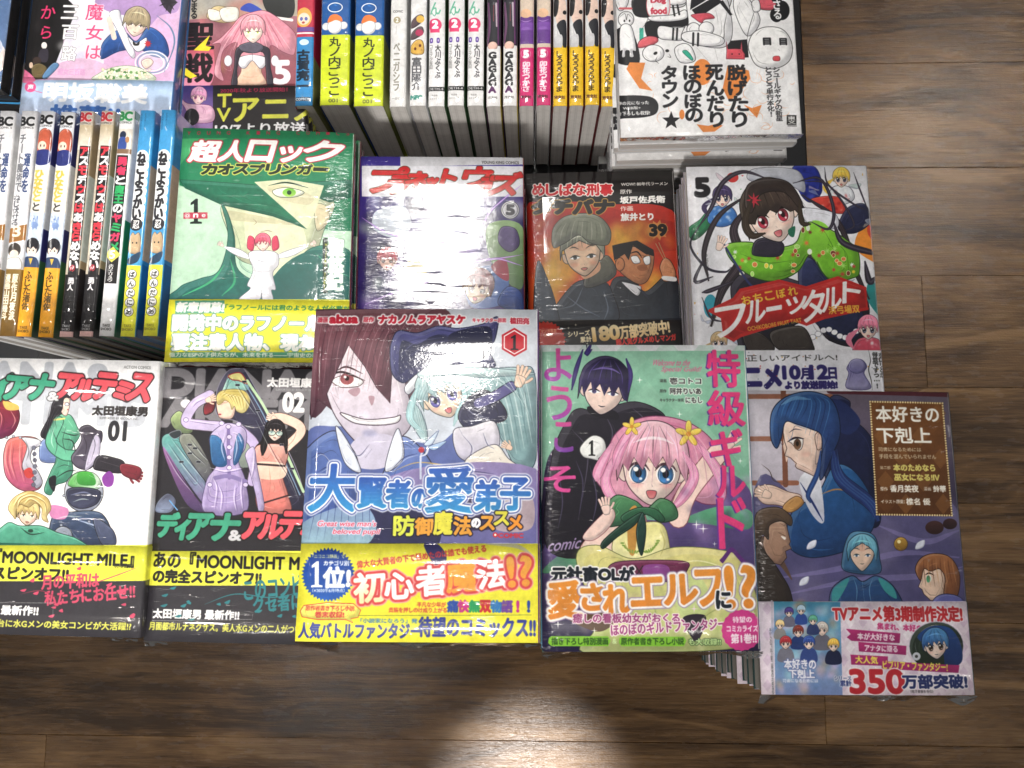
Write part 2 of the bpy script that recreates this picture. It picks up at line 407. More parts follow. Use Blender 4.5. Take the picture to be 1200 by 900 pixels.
def wrap_mesh(name, w, h, t, y0, y1, off, th, u_of, ny=8, keep=None, wav=0.0):
    P = profile(w, t, off); s = np.r_[0, np.cumsum(np.linalg.norm(np.diff(P, axis=0), axis=1))]
    Q = profile(w, t, off-th); n = len(P); V = []; UV = []
    for layer in (P, Q):
        for j in range(ny+1):
            y = y0+(y1-y0)*j/ny
            for i in range(n):
                x, z = layer[i]; dz = wav*math.sin(y*40+x*25) if layer[i][1] > -.001 else 0
                V.append((x, y, z+dz)); UV.append((u_of(s[i]), (y+h/2)/h))
    f = []; L_ = (ny+1)*n
    for j in range(ny):
        for i in range(n-1):
            a = j*n+i; f.append((a, a+n, a+n+1, a+1)[::-1]); b = a+L_; f.append((b, b+n, b+n+1, b+1))
    for i in range(n-1):
        f.append((i, i+1, i+1+L_, i+L_)[::-1]); a = ny*n+i; f.append((a, a+L_, a+1+L_, a+1)[::-1])
    for j in range(ny):
        for i in (0, n-1):
            a = j*n+i; f.append((a, a+n, a+n+L_, a+L_))
    return mesh(name, V, f, UV)
def page_mesh(w, h, t):
    g = .0009; x0, x1 = -w/2+g, w/2-.0012; z1, z0 = -.0013, -t+.0006; y0, y1 = -h/2+g, h/2-g
    V, f = [], []; n = 5
    for j in range(n+1):
        z = z0+(z1-z0)*j/n; k = .0006*math.sin(math.pi*j/n)
        V += [(x0+k, y0, z), (x1, y0, z), (x1, y1, z), (x0+k, y1, z)]
    for j in range(n): f += [(i+4*j, (i+1) % 4+4*j, (i+1) % 4+4*j+4, i+4*j+4) for i in range(4)]
    f += [(3, 2, 1, 0), tuple(4*n+i for i in range(4))]
    return mesh('page_block', V, f, shade=False)
def flap_mesh(w, h, t, seed, side, ln=.007):
    """crimped film end of the shrink wrap along the tail (-1) or head (1) of the book"""
    r = random.Random(seed*2+side); V = []; f = []; nx, ny = 90, 4; ph = [r.uniform(0, 6.3) for _ in range(8)]
    corner = lambda u: .55*math.exp(-((u-.04)/.05)**2)+.55*math.exp(-((u-.95)/.05)**2)
    for i in range(nx+1):
        u = i/nx; x = -w/2-.0008+(w+.0016)*u
        prof = ln*max(.12, .34+.16*math.sin(u*7+ph[0])+.12*math.sin(u*19+ph[1])+.07*math.sin(u*47+ph[2])+corner(u)*.8)
        for j in range(ny+1):
            v = j/ny; y = side*(h/2+.0003+prof*v); wob = .0006*math.sin(u*61+ph[4]+v*3)+.0005*math.sin(u*113+ph[5]-v*4)
            V.append((x+.0005*math.sin(u*90+ph[6])*v, y, -.0006-(t*.55)*v*(.7+.3*math.sin(u*11+ph[3]))+wob*v))
    for i in range(nx):
        for j in range(ny):
            a = i*(ny+1)+j; q = (a, a+ny+1, a+ny+2, a+1); f.append(q if side < 0 else q[::-1])
    return mesh('plastic_wrap', V, f)
def pose(o, x, y, z, yaw, tx, ty):
    o.rotation_mode = 'XYZ'
    M = Matrix.Rotation(R(yaw), 4, 'Z') @ Matrix.Rotation(R(ty), 4, 'Y') @ Matrix.Rotation(R(tx), 4, 'X')
    o.matrix_world = Matrix.Translation((x, y, z)) @ M
def dup(root):
    c = root.copy(); COL.objects.link(c)
    for ch in list(root.children):
        d = ch.copy(); COL.objects.link(d); d.parent = c
    return c
STACKS = {}
def stack(name, cv, w, h, t, top, label, under, band=None, shift=(0, 0), amt=1, ang=-60, edge=(), seed=1, jit=.0012, page=None, bandlabel=None, flap=.007, n=None, wrapped=True, wave=1.0, cr=.07):
    """top copy in its fitted pose, copies below it down to the table"""
    x, y, z, yaw, tx, ty = top; r = random.Random(seed)
    img = cv.image(name+'_print'); s_all = w+t-.003; ratio = cv.w/cv.fw
    m = cover_mat(name+'_cover', img, amt, ang, edge, False, wave, cr)
    u_of = lambda s: s/(w-.0005)/ratio
    cm = wrap_mesh('cover', w, h, t, -h/2, h/2, 0, .0004, u_of, wav=.00012); cm.materials.append(m)
    pm = page_mesh(w, h, t); pm.materials.append(page or M_PAGE)
    root = empty('manga_book', label, 'book'); link('cover', cm, root); link('page_block', pm, root)
    n = n or max(1, round((z-abs(math.sin(R(ty)))*w*.2)/(t+.0006)))
    pitch = z/n
    parts = []
    if n > 1:
        lo = dup(root); lo['label'] = under; lo['group'] = 'copies under '+label.split(' manga')[0] if False else 'copies '+under.split(' copy ', 1)[-1]
        copies = [lo]+[None]*(n-2)
        for i in range(1, n):
            c = lo if i == 1 else dup(lo)
            q = i/n; k = 1-q; sh = min(1, q*2.0)
            zz = z-i*pitch
            pose(c, x+shift[0]*sh+r.uniform(-jit, jit), y+shift[1]*sh+r.uniform(-jit, jit), zz, yaw*k+r.uniform(-.35, .35), tx*k, ty*k)
            c.name = 'manga_book'
    if band:
        y0, y1 = band
        bm = wrap_mesh('paper_band', w, h, t, y0, y1, .00035, .0002, u_of, ny=4, wav=.00012); bm.materials.append(m)
        bo = link('paper_band', bm, root)
        if bandlabel: bo['label'] = bandlabel
    if wrapped:
        for sd in (-1,):
            fm = flap_mesh(w, h, t, seed, sd, flap*.75); fm.materials.append(M_FILM); link('plastic_wrap', fm, root)
    pose(root, x, y, z, yaw, tx, ty)
    STACKS[name] = root
    return root
def standing(cv, w, h, t, p, label, group, lean=0, yaw=0, proto=None, page=None, amt=.6, matname='spine'):
    """book standing on its fore-edge, spine up; p = (x, y) of the spine centre on the riser, z = spine height"""
    if proto is None:
        img = cv.image(matname+'_print'); m = cover_mat(matname+'_cover', img, amt, 0)
        mid = None
        P = profile(w, t); s = np.r_[0, np.cumsum(np.linalg.norm(np.diff(P, axis=0), axis=1))]
        k = int(np.argmax(P[:, 0])); sm = s[k]
        u_of = lambda q: .5+(q-sm)/(2*t)
        cm = wrap_mesh('cover', w, h, t, -h/2, h/2, 0, .0004, u_of); cm.materials.append(m)
        pm = page_mesh(w, h, t); pm.materials.append(page or M_PAGE)
        root = empty('manga_book', label, 'book', group); link('cover', cm, root); link('page_block', pm, root)
    else:
        root = dup(proto); root['label'] = label
    # local +x (spine) -> world +z ; local z -> world -x ; local y -> world y
    M = Matrix.Translation(tuple(p)) @ Matrix.Rotation(R(yaw), 4, 'Z') @ Matrix.Rotation(R(lean), 4, 'Y') @ Matrix.Rotation(R(-90), 4, 'Y') @ Matrix.Translation((-w/2, 0, t/2))
    root.matrix_world = M
    return root

# ------------------------------------------------------------------ floor
def wood():
    m, nt, b, N, lk = nodes('walnut_plank'); tc = N('ShaderNodeTexCoord'); oi = N('ShaderNodeObjectInfo')
    cx = N('ShaderNodeCombineXYZ'); mu = N('ShaderNodeMath', operation='MULTIPLY'); mu.inputs[1].default_value = 173.0
    lk(oi.outputs['Random'], mu.inputs[0]); lk(mu.outputs[0], cx.inputs[0]); lk(mu.outputs[0], cx.inputs[1]); lk(mu.outputs[0], cx.inputs[2])
    ad = N('ShaderNodeVectorMath', operation='ADD'); lk(tc.outputs['Object'], ad.inputs[0]); lk(cx.outputs[0], ad.inputs[1])
    def mp(sc, src=None):
        q = N('ShaderNodeMapping'); q.inputs['Scale'].default_value = sc; lk(src or ad.outputs[0], q.inputs[0]); return q.outputs[0]
    def noise(v, s, d, dist=0, rough=.5):
        n = N('ShaderNodeTexNoise', i_2=s, i_3=d); n.inputs['Distortion'].default_value = dist; n.inputs['Roughness'].default_value = rough; lk(v, n.inputs['Vector']); return n.outputs[0]
    warp = noise(mp((1.9, 6, 1)), 1.4, 3, .6)
    wm = N('ShaderNodeMath', operation='MULTIPLY'); wm.inputs[1].default_value = 1.5; lk(warp, wm.inputs[0])
    sx = N('ShaderNodeSeparateXYZ'); lk(ad.outputs[0], sx.inputs[0])
    sy = N('ShaderNodeMath', operation='MULTIPLY_ADD'); sy.inputs[1].default_value = 11.0; lk(sx.outputs[1], sy.inputs[0]); lk(wm.outputs[0], sy.inputs[2])
    cc = N('ShaderNodeCombineXYZ'); x2 = N('ShaderNodeMath', operation='MULTIPLY'); x2.inputs[1].default_value = .5; lk(sx.outputs[0], x2.inputs[0]); lk(x2.outputs[0], cc.inputs[0]); lk(sy.outputs[0], cc.inputs[1])
    rings = noise(cc.outputs[0], 2.2, 6, .3, .62)
    fib = noise(mp((7, 190, 1)), 1.0, 5, .2, .7); pore = noise(mp((30, 700, 1)), 1.0, 2)
    mott = noise(mp((3.0, 8, 1)), 1.3, 4, .5)
    def mix(a, b_, f):
        q = N('ShaderNodeMath', operation='MULTIPLY_ADD'); q.inputs[1].default_value = f; lk(b_, q.inputs[0]); lk(a, q.inputs[2]); return q.outputs[0]
    v = mix(mix(mix(rings, fib, .50), mott, .70), pore, .28)
    tone = mix(v, oi.outputs['Random'], .12)
    r = N('ShaderNodeValToRGB'); e = r.color_ramp.elements; e[0].position = .84; e[0].color = (.072, .038, .018, 1); e[1].position = 1.42/1.0 if False else 1.0
    e[1].color = (.42, .245, .112, 1)
    sc = N('ShaderNodeMapRange'); sc.inputs[1].default_value = 1.06; sc.inputs[2].default_value = 1.54; lk(tone, sc.inputs[0]); lk(sc.outputs[0], r.inputs[0])
    e[0].position = .10; e[1].position = .88; q = e.new(.38); q.color = (.185, .102, .046, 1); q = e.new(.62); q.color = (.28, .158, .071, 1)
    lk(r.outputs[0], b.inputs['Base Color'])
    rr = N('ShaderNodeMapRange'); rr.inputs[3].default_value = .18; rr.inputs[4].default_value = .34; lk(noise(mp((9, 30, 1)), 3, 4), rr.inputs[0]); lk(rr.outputs[0], b.inputs['Roughness'])
    bp = N('ShaderNodeBump'); bp.inputs['Strength'].default_value = .6; bp.inputs['Distance'].default_value = .0008; lk(mix(mix(fib, pore, .6), noise(mp((260, 420, 1)), 1.0, 3), .5), bp.inputs['Height']); lk(bp.outputs[0], b.inputs['Normal'])
    b.inputs['Specular IOR Level'].default_value = .42
    return m
def build_floor():
    mw = wood(); root = bpy.data.objects.new('floor', None); COL.objects.link(root); root['kind'] = 'structure'
    base = link('subfloor', box('subfloor', -3.2, -2.8, FLOOR_Z-.06, 3.6, 3.4, FLOOR_Z-.010), root, flat('subfloor_dark', (.06, .04, .03), .9))
    ya, yb = at(1000, 197, FLOOR_Z)[1], at(1000, 873, FLOOR_Z)[1]; pw = (ya-yb)/5
    joints = {0: at(938, 140, FLOOR_Z)[0], 2: at(1083, 380, FLOOR_Z)[0], 5: at(968, 850, FLOOR_Z)[0], 1: at(690, 250, FLOOR_Z)[0], 6: at(1230, 890, FLOOR_Z)[0], 3: at(760, 500, FLOOR_Z)[0], 4: at(400, 600, FLOOR_Z)[0]}
    L_ = 1.82; pm = box('plank', 0, 0, 0, L_-.0006, pw-.0006, .010, .0006); pm.materials.append(mw)
    for r_ in range(-11, 16):
        y1 = ya-(r_-1)*pw; y0 = y1-pw; x = joints.get(r_, random.uniform(0, L_))
        k0 = math.floor((-3.2-x)/L_)
        for k in range(k0+1, k0+5):
            o = link('plank', pm, root); o.location = (x+(k)*L_, y0, FLOOR_Z-.010)
build_floor()

# ------------------------------------------------------------------ display table
def build_table():
    m, nt, b, N, lk = nodes('black_laminate'); b.inputs['Base Color'].default_value = (.008, .0085, .011, 1); b.inputs['Roughness'].default_value = .42
    t = empty('display_table', 'black display table under the stacks of manga, its right edge showing beside the wood floor', 'table')
    xr = at(943, 100, 0)[0]
    link('tabletop', box('tabletop', -1.05, -.085, -.03, xr, 1.05, 0, .002), t, m)
    for (x, y) in ((-.97, -.04), (xr-.10, -.04), (-.97, .97), (xr-.10, .97)):
        link('leg', box('leg', x, y, FLOOR_Z, x+.05, y+.05, -.03), t, m)
    link('apron', box('apron', -.95, -.015, -.10, xr-.07, .01, -.03), t, m)
build_table()
# ------------------------------------------------------------------ drawing helpers for the printed covers
def ink(c, k=.35): return hx(c)*k
def face(c, x, y, s, rot=0, skin='#f6dccb', hair='#c77', hi=None, eye='#46a', mouth='open', ew=.26, eh=.30, sx=1, brow=True, bangs=None, ears=True, blush='#f0a090', lw=None, turn=0.0, jaw=1.0):
    """front-facing illustrated head; s = half height of the face"""
    a = R(rot); co, si = math.cos(a), math.sin(a); lw = lw or s*.035; dk = hx(hair)*.32; c.det = False
    def m(p): p = pts(p)*[sx, 1]; return np.c_[x+s*(p[:, 0]*co-p[:, 1]*si), y+s*(p[:, 0]*si+p[:, 1]*co)]
    if ears:
        for q in (-1, 1): c.P(m([(q*.80, -.05), (q*1.0, -.12), (q*.98, .22), (q*.78, .35)]), hx(skin)*.93, ln=dk, lw=lw*.7)
    c.P(m([(-.82, -.6), (-.82, .1), (-.62, .58), (-.15+turn*.1, .98*jaw), (.15+turn*.1, .98*jaw), (.62, .58), (.82, .1), (.82, -.6), (0, -1.1)]), skin, ln=dk, lw=lw)
    c.P(m([(-.7, -.55), (0, -.2), (.7, -.55), (.7, -.9), (-.7, -.9)]), hx(skin)*[.93, .82, .80], op=.7)
    for q in (-1, 1):
        ex = q*.40+turn*.12
        if blush: c.E(*m([(ex*1.15, .42)])[0], s*.2, s*.11, blush, rot=rot, op=.45, soft=s*.05)
        if eh < .12:
            c.P(m([(ex-ew, .12), (ex, .02), (ex+ew, .10), (ex, .18)]), '#fff'); c.E(*m([(ex, .1)])[0], s*ew*.4, s*.09, eye, rot=rot)
            c.L(m([(ex-ew*1.1, .10), (ex, 0), (ex+ew*1.1, .08)]), dk, s*.07)
        else:
            ey = m([(ex, .12)])[0]
            c.E(*ey, s*ew*abs(sx)*.95, s*eh, '#fdfdff', rot=rot)
            c.E(*ey, s*ew*abs(sx)*.78, s*eh*.94, hx(eye)*.45, hx(eye)*1.25, rot=rot, ln=hx(eye)*.3, lw=lw*.6)
            c.E(*m([(ex, .10)])[0], s*ew*abs(sx)*.34, s*eh*.45, hx(eye)*.18, rot=rot)
            c.E(*m([(ex-ew*.28, .12-eh*.45)])[0], s*ew*.26, s*eh*.24, '#fff', rot=rot)
            c.E(*m([(ex+ew*.25, .12+eh*.5)])[0], s*ew*.16, s*eh*.14, '#fff', rot=rot, op=.85)
            c.L(m([(ex-ew*1.1, .12-eh*.35), (ex-ew*.5, .12-eh*.98), (ex+ew*.5, .12-eh*.98), (ex+ew*1.15, .12-eh*.3)]), dk, s*.085)
            c.L(m([(ex-ew*.6, .12+eh), (ex+ew*.6, .12+eh)]), dk, lw*.7)
        if brow: c.L(m([(ex-.24, -.34+.04*q), (ex, -.42), (ex+.24, -.34-.04*q)]), dk, s*.05)
    c.L(m([(turn*.2, .42), (.03+turn*.2, .5)]), hx(skin)*.55, s*.05)
    if mouth == 'open': c.P(m([(-.14, .62), (.14, .62), (.09, .82), (-.07, .82)]), '#c8505a', '#f09a9a', ln=dk, lw=lw*.7)
    elif mouth == 'wide': c.P(m([(-.34, .55), (0, .66), (.34, .55), (.16, .78), (-.16, .78)]), '#fff', ln=dk, lw=lw)
    elif mouth == 'lips': c.P(m([(-.16, .66), (0, .61), (.16, .66), (0, .76)]), '#c97a70', ln=dk, lw=lw*.5)
    else: c.L(m([(-.15, .66), (0, .70), (.15, .66)]), dk, s*.045)
    b = bangs if bangs is not None else [(-1.02, .35), (-.86, -.15), (-.7, .05), (-.55, -.35), (-.28, .02), (-.12, -.38), (.1, -.05), (.3, -.4), (.5, .0), (.68, -.35), (.84, .05), (1.02, .35)]
    top = [(1.1, -.35), (.95, -.9), (.5, -1.32), (0, -1.45), (-.5, -1.32), (-.95, -.9), (-1.1, -.35)]
    P_ = np.vstack([pts(b), pts(top)]); n = len(b)
    # straight spiky fringe, smooth crown
    crown = smooth(np.array(top), False); poly = m(np.vstack([pts(b), crown]))
    c.P(poly, hx(hair)*1.0, hx(hi if hi is not None else hx(hair)*1.2), ang=-60, sm=False, ln=dk, lw=lw)
    for i in range(7):
        u = -.75+.25*i; c.L(m([(u*.35, -1.3), (u*.85, -.8), (u, -.35)]), dk if i % 2 else np.clip(hx(hair)*1.5+.1, 0, 1), s*.035, op=.6)
    c.L(m([(-.6, -.78), (-.2, -.92), (.25, -.92), (.6, -.78)]), np.clip(hx(hair)*1.4+.25, 0, 1), s*.09, op=.65)
    c.det = True; return m
def lock(c, p, w, hair, hi=None, n=3):
    """a lock of hair along p"""
    c.L(p, hx(hair)*.4, w*1.06); c.L(p, hair, w)
    q = pts(p)
    for i in range(n):
        o = (i-(n-1)/2)/n*w*.6; c.L(q+[o, -o*.4], hx(hi) if hi is not None and i % 2 else np.clip(hx(hair)*1.3, 0, 1), max(.8, w*.10), op=.7)
def hand(c, x, y, s, rot, skin, n=5):
    a = R(rot); co, si = math.cos(a), math.sin(a)
    def m(p): p = pts(p); return np.c_[x+s*(p[:, 0]*co-p[:, 1]*si), y+s*(p[:, 0]*si+p[:, 1]*co)]
    for i in range(4):
        t = -.38+i*.25; c.L(m([(t*.8, 0), (t*1.2, -.6), (t*1.5, -1.15+abs(t-.0)*.5)]), hx(skin)*.5, s*.30, tp=0); c.L(m([(t*.8, 0), (t*1.2, -.6), (t*1.5, -1.15+abs(t)*.5)]), skin, s*.24, tp=0)
    c.L(m([(.3, .3), (.7, 0), (.95, -.35)]), hx(skin)*.5, s*.28, tp=0); c.L(m([(.3, .3), (.7, 0), (.95, -.35)]), skin, s*.22, tp=0)
    c.P(m([(-.42, -.2), (.4, -.2), (.45, .3), (.25, .75), (-.25, .75), (-.42, .3)]), skin, ln=hx(skin)*.5, lw=s*.05)
def burst(c, x, y, r1, r2, n, col, col2=None, rot=0):
    t = np.arange(2*n)*math.pi/n+R(rot); r = np.where(np.arange(2*n) % 2, r1, r2); c.P(np.c_[x+r*np.cos(t), y+r*np.sin(t)], col, col2, sm=False)
def star(c, x, y, r, col='#fff', k=.14, n=4):
    t = np.arange(2*n)*math.pi/n-math.pi/2; q = np.where(np.arange(2*n) % 2, r*k, r); c.P(np.c_[x+q*np.cos(t), y+q*np.sin(t)], col, sm=False)
def mottle(c, box_, cols, n, r, op=.25, seed=0):
    g = random.Random(seed); x0, y0, x1, y1 = box_
    for _ in range(n): c.E(g.uniform(x0, x1), g.uniform(y0, y1), r*g.uniform(.5, 1.6), r*g.uniform(.3, 1.1), g.choice(cols), rot=g.uniform(0, 180), op=op*g.uniform(.4, 1.2), soft=r*.35)
def one(c, x0, y0, x1, y1, col, serif=True):
    w, h = x1-x0, y1-y0
    c.P([(x0+w*.36, y0+h*.2), (x0+w*.12, y0+h*.26), (x0+w*.12, y0+h*.16), (x0+w*.5, y0), (x0+w*.66, y0), (x0+w*.66, y0+h*.9), (x0+w*.95, y0+h*.93), (x0+w*.95, y1), (x0+w*.08, y1), (x0+w*.08, y0+h*.93), (x0+w*.36, y0+h*.9)], col, sm=False)
FIT = {'rock': (-.1985, .1656, .1946, .64, -5.81, 6.62), 'planet': (-.0706, .1526, .1643, .39, -1.44, 2.84), 'meshi': (.0599, .1644, .101, 1.61, -.43, .8),
       'ochi': (.1997, .1405, .1365, .91, -1.34, 2.21), 'nuge': (.1385, .3671, .1548, 1.17, -.65, .77), 'majo': (-.3613, .3781, .1403, -2.26, -.07, 0),
       'seisen': (-.2502, .3527, .1232, .83, 0, 0), 'd01': (-.3183, -.0177, .2325, -1.13, 0, 0), 'd02': (-.1914, -.023, .2255, -.85, 0, 0),
       'dai': (-.0608, .0006, .3186, -.06, -6.04, .81), 'toku': (.0687, -.0142, .2725, .21, -2.77, 2.12), 'hon': (.1992, -.0413, .2573, -.23, -2.97, 2.16)}
SIZE = {'ochi': (.148, .210), 'nuge': (.143, .210), 'seisen': (.112, .174)}
def canvas(key, ppm=4200, extra=.016, base='#fff'):
    x, y, z, yaw, tx, ty = FIT[key]; w, h = SIZE.get(key, (.128, .182))
    M = Matrix.Translation((x, y, z)) @ Matrix.Rotation(R(yaw), 4, 'Z') @ Matrix.Rotation(R(ty), 4, 'Y') @ Matrix.Rotation(R(tx), 4, 'X')
    q = proj([np.array(M @ Vector((a*w/2, b*h/2, 0))) for a, b in ((-1, 1), (1, 1), (1, -1), (-1, -1))])
    return Canvas(q, w*ppm, h*ppm, extra*ppm, base)
def band_y(key, y_photo, x_photo=None):
    """height on the cover (metres from its middle) of a photo row"""
    c = CV[key]; h = SIZE.get(key, (.128, .182))[1]; c.z(); x = x_photo if x_photo is not None else 0
    v = c.tx([[x, y_photo]])[0][1]; return h/2-v/c.h*h
CV = {}
# ---- dai: the wise teacher and pupil, volume 1
def art_dai():
    c = CV['dai'] = canvas('dai', base='#cfd6e2'); c.z(340, 350, 3.75)
    c.B(60, 0, 1200, 1600, '#d3dae4', '#b9c3d6')
    c.P('60,620 200,560 420,600 640,640 760,600 760,1100 40,1100', '#5f6fae', '#3c4a92')
    c.P('80,30 640,30 700,160 560,340 540,470 430,420 300,300 90,520', '#6f434e', '#4a2c3a')      # back hair, dark
    mottle(c, (100, 40, 500, 420), ['#8a5a60', '#3b2430'], 30, 26, .35, 1)
    # large grinning man
    c.P('150,330 200,210 440,230 520,420 530,560 440,640 370,670 300,640 190,500', '#e9dbe0', '#cfc6dc', ln='#3a2a3a', lw=4)
    c.P('260,660 320,600 440,600 470,660 420,740 300,740', '#c9c3da'); c.P('90,640 190,580 260,640 300,760 240,1100 40,1100 60,720', '#5a74b8', '#2f478f', ln='#223', lw=4)
    c.P('420,740 480,610 560,640 640,760 640,900 380,900', '#7088c8', '#3b52a0', ln='#223', lw=4)
    c.P('200,560 262,640 312,760 240,720', '#dfe6f6', ln='#334', lw=3); c.P('478,570 440,650 420,760 500,700', '#dfe6f6', ln='#334', lw=3)
    c.P('185,355 250,335 320,360 300,385 230,390 195,375', '#fff', ln='#3a2024', lw=3); c.E(250, 352, 30, 26, '#7c3f46', '#b0585a'); c.E(250, 350, 10, 10, '#200'); c.E(242, 344, 6, 6, '#fff')
    c.L('172,340 230,322 330,360', '#2a1418', 10); c.L('200,318 250,300 320,330', '#3a2024', 8)
    c.P('255,405 300,390 308,410 285,430', '#b4909c'); c.P('345,430 372,432 360,470', '#b4909c'); c.E(350, 590, 34, 14, '#8d8fb8', op=.6, soft=4)
    c.P('220,500 330,530 450,522 486,512 470,545 380,556 280,545', '#fff', ln='#3a2a3a', lw=4); c.L('240,515 340,538 460,530', '#7a6a80', 2)
    c.P('90,50 640,40 520,130 430,160 450,300 440,460 380,390 330,300 258,205 200,330 160,420 185,490 120,440 90,530 78,300', '#7d4a54', '#582f3e', sm=False, ln='#2c1420', lw=3)
    for i in range(16): c.L([(150+i*28, 60), (120+i*24, 200), (100+i*22, 380+6*i % 40)], '#3e1f2c' if i % 2 else '#a0707a', 4, op=.6)
    # young pupil in a broad hat
    c.P('760,330 1000,300 1080,340 1085,700 1000,745 900,560 770,420', '#9fc0c4', '#6d9499', ln='#234', lw=3)
    for i in range(9): c.L([(800+i*28, 340), (880+i*20, 480), (930+i*17, 730-i*12)], '#5d868c' if i % 2 else '#c4dcdc', 6, op=.8)
    c.P('450,180 480,140 560,150 650,120 740,130 850,110 915,80 905,170 880,230 900,300 760,290 640,300 560,330 500,370 450,330 440,240', '#4a4a86', '#34366a', ln='#161a38', lw=4)
    c.P('490,190 560,200 640,160 720,180 700,250 600,290 520,310 480,330', '#1f2244', '#2c2e5a'); c.P('700,160 850,120 890,150 870,260 740,250', '#1c1e3e')
    c.P('505,390 560,330 640,298 800,292 820,310 660,322 580,360 525,420', '#e8ecf4', ln='#445', lw=3)
    c.P('560,470 600,560 600,640 540,560 520,480', '#a5c4c8', ln='#345', lw=3)
    face(c, 672, 425, 100, -22, '#f7d9bd', '#9cc3c9', '#d5e8e8', '#6a62b8', 'open', ew=.27, eh=.29, lw=3)
    lock(c, '570,380 540,450 530,530 590,590', 34, '#9cc3c9', '#dff'); lock(c, '740,350 770,430 740,500 720,560', 26, '#9cc3c9', '#dff')
    c.P('560,330 660,290 800,300 960,310 1080,330 860,345 760,350 700,330 610,360', '#9fc4c8', '#cfe2e2', ln='#345', lw=2)
    c.P('740,520 780,440 860,400 940,470 950,530 860,560 790,580', '#22223a', '#34345c', ln='#111', lw=3)
    c.L('830,460 900,430 975,385', '#20203a', 52, tp=0); c.L('830,460 900,430 975,385', '#5a5590', 44, tp=0); hand(c, 1015, 350, 50, 20, '#f2cdb4')
    c.P('720,580 800,560 900,540 920,650 830,720 740,690', '#eae6ee', '#b8b4cc', ln='#334', lw=3); c.P('780,700 900,640 960,700 1000,745 800,745', '#e4dccf', ln='#334', lw=3)
    hand(c, 960, 650, 26, -60, '#f2cdb4'); c.L('450,760 560,720 700,735 860,760 1060,745', '#c9a85a', 5); c.P('440,780 1080,745 1080,1100 400,1100', '#8f7fb4', '#5d5f9d')
    for i in range(7): c.L([(470+i*12, 250+i*6), (520+i*30, 190+i*4), (640+i*30, 165+i*5)], '#7c7cb4' if i % 2 else '#14163a', 3, op=.5)
    for p in ('760,600 800,650 790,700', '850,590 870,640 900,660', '770,470 800,500 870,520', '840,440 870,480', '90,700 140,680 200,760', '120,760 180,740 240,820', '440,760 500,700 560,680', '480,780 540,740', '250,640 300,690 350,640', '330,700 360,660', '720,780 800,760 900,770', '700,830 820,800 960,820', '740,560 760,600'): c.L(p, '#1c2050', 3.5, op=.75); c.L(pts(p)+[7, 6], '#e8ecfa', 4, op=.5)
    for i in range(10): c.L([(560+i*9, 360), (545+i*5, 450), (575+i*4, 590)], '#dff0f0' if i % 2 else '#5c8890', 2.5, op=.5)
    for i in range(12): c.L([(780+i*22, 320), (850+i*18, 340+i*6), (1000+i*7, 360+i*20)], '#e0f0f0' if i % 2 else '#54787e', 3, op=.6)
    c.P('640,900 760,860 900,860 1000,900 960,1000 700,1010', '#3c3357'); c.P('860,880 1000,850 1070,880 1060,1010 900,1010', '#ad9aa4')
    c.P('330,900 620,880 640,1100 340,1100', '#2b2c52'); c.P('60,980 300,900 380,1000 300,1100 40,1100', '#7d97c4', '#8fb7c2')
    for i in range(9): c.L([(90+i*34, 760), (110+i*30, 900), (80+i*34, 1060)], '#22306c', 3, op=.6)
    # staff
    c.L('575,790 575,700 580,680', '#c7cfe8', 9, tp=0); c.L('540,640 570,620 605,640 600,680 570,695', '#dfe4f4', 11); c.E(578, 664, 13, 13, '#c02b3c'); c.P('590,640 640,590 655,580 625,640', '#cfe2f8', ln='#347', lw=2); c.P('610,650 690,625 640,665', '#a8c8f0', ln='#347', lw=2)
    # lettering
    r = dict(ol=((5, '#fff'),), bold=2)
    c.T('漫画', 118, 80, 166, 104, '#d02038', ol=((5, '#fff'),), bold=1.5); c.T('abua', 172, 70, 300, 108, '#d02038', ol=((6, '#fff'),), bold=4)
    c.T('原作', 322, 80, 370, 104, '#d02038', ol=((5, '#fff'),), bold=1.5); c.T('ナカノムラアヤスケ', 382, 72, 778, 110, '#d02038', ol=((6, '#fff'),), bold=3.5)
    c.T('キャラクター原案', 800, 84, 955, 104, '#d02038', ol=((4, '#fff'),), bold=1.3); c.T('植田亮', 968, 82, 1054, 110, '#d02038', ol=((4, '#fff'),), bold=2)
    t = np.arange(6)*math.pi/3+math.pi/6
    c.P(np.c_[988+64*np.cos(t), 190+64*np.sin(t)], '#cc2030', sm=False); c.P(np.c_[988+54*np.cos(t), 190+54*np.sin(t)], '#fff', sm=False); c.P(np.c_[988+49*np.cos(t), 190+49*np.sin(t)], '#cc2030', sm=False); one(c, 968, 158, 1008, 224, '#1b1420')
    big = dict(bold=6, ol=((7, '#fff'), (12, '#2c3f94'), (17, '#e8ecf8')))
    c.z(340, 350, 3.75)
    for ch, a, b, d, e in (('大', 85, 730, 290, 930), ('賢', 300, 790, 425, 915), ('者', 425, 800, 530, 915), ('の', 540, 840, 600, 915), ('愛', 600, 740, 810, 935), ('弟', 815, 800, 925, 930), ('子', 930, 790, 1055, 925)):
        c.T(ch, a, b, d, e, '#2b52b4', '#2f9ad8', **big)
    c.z(340, 560, 3.75)
    c.T("Great wise man's", 122, 188, 378, 212, '#e04660', shear=.25, bold=.6, ol=((3, '#eef'),)); c.T('beloved pupil', 190, 224, 392, 252, '#e04660', shear=.25, bold=.6, ol=((3, '#eef'),))
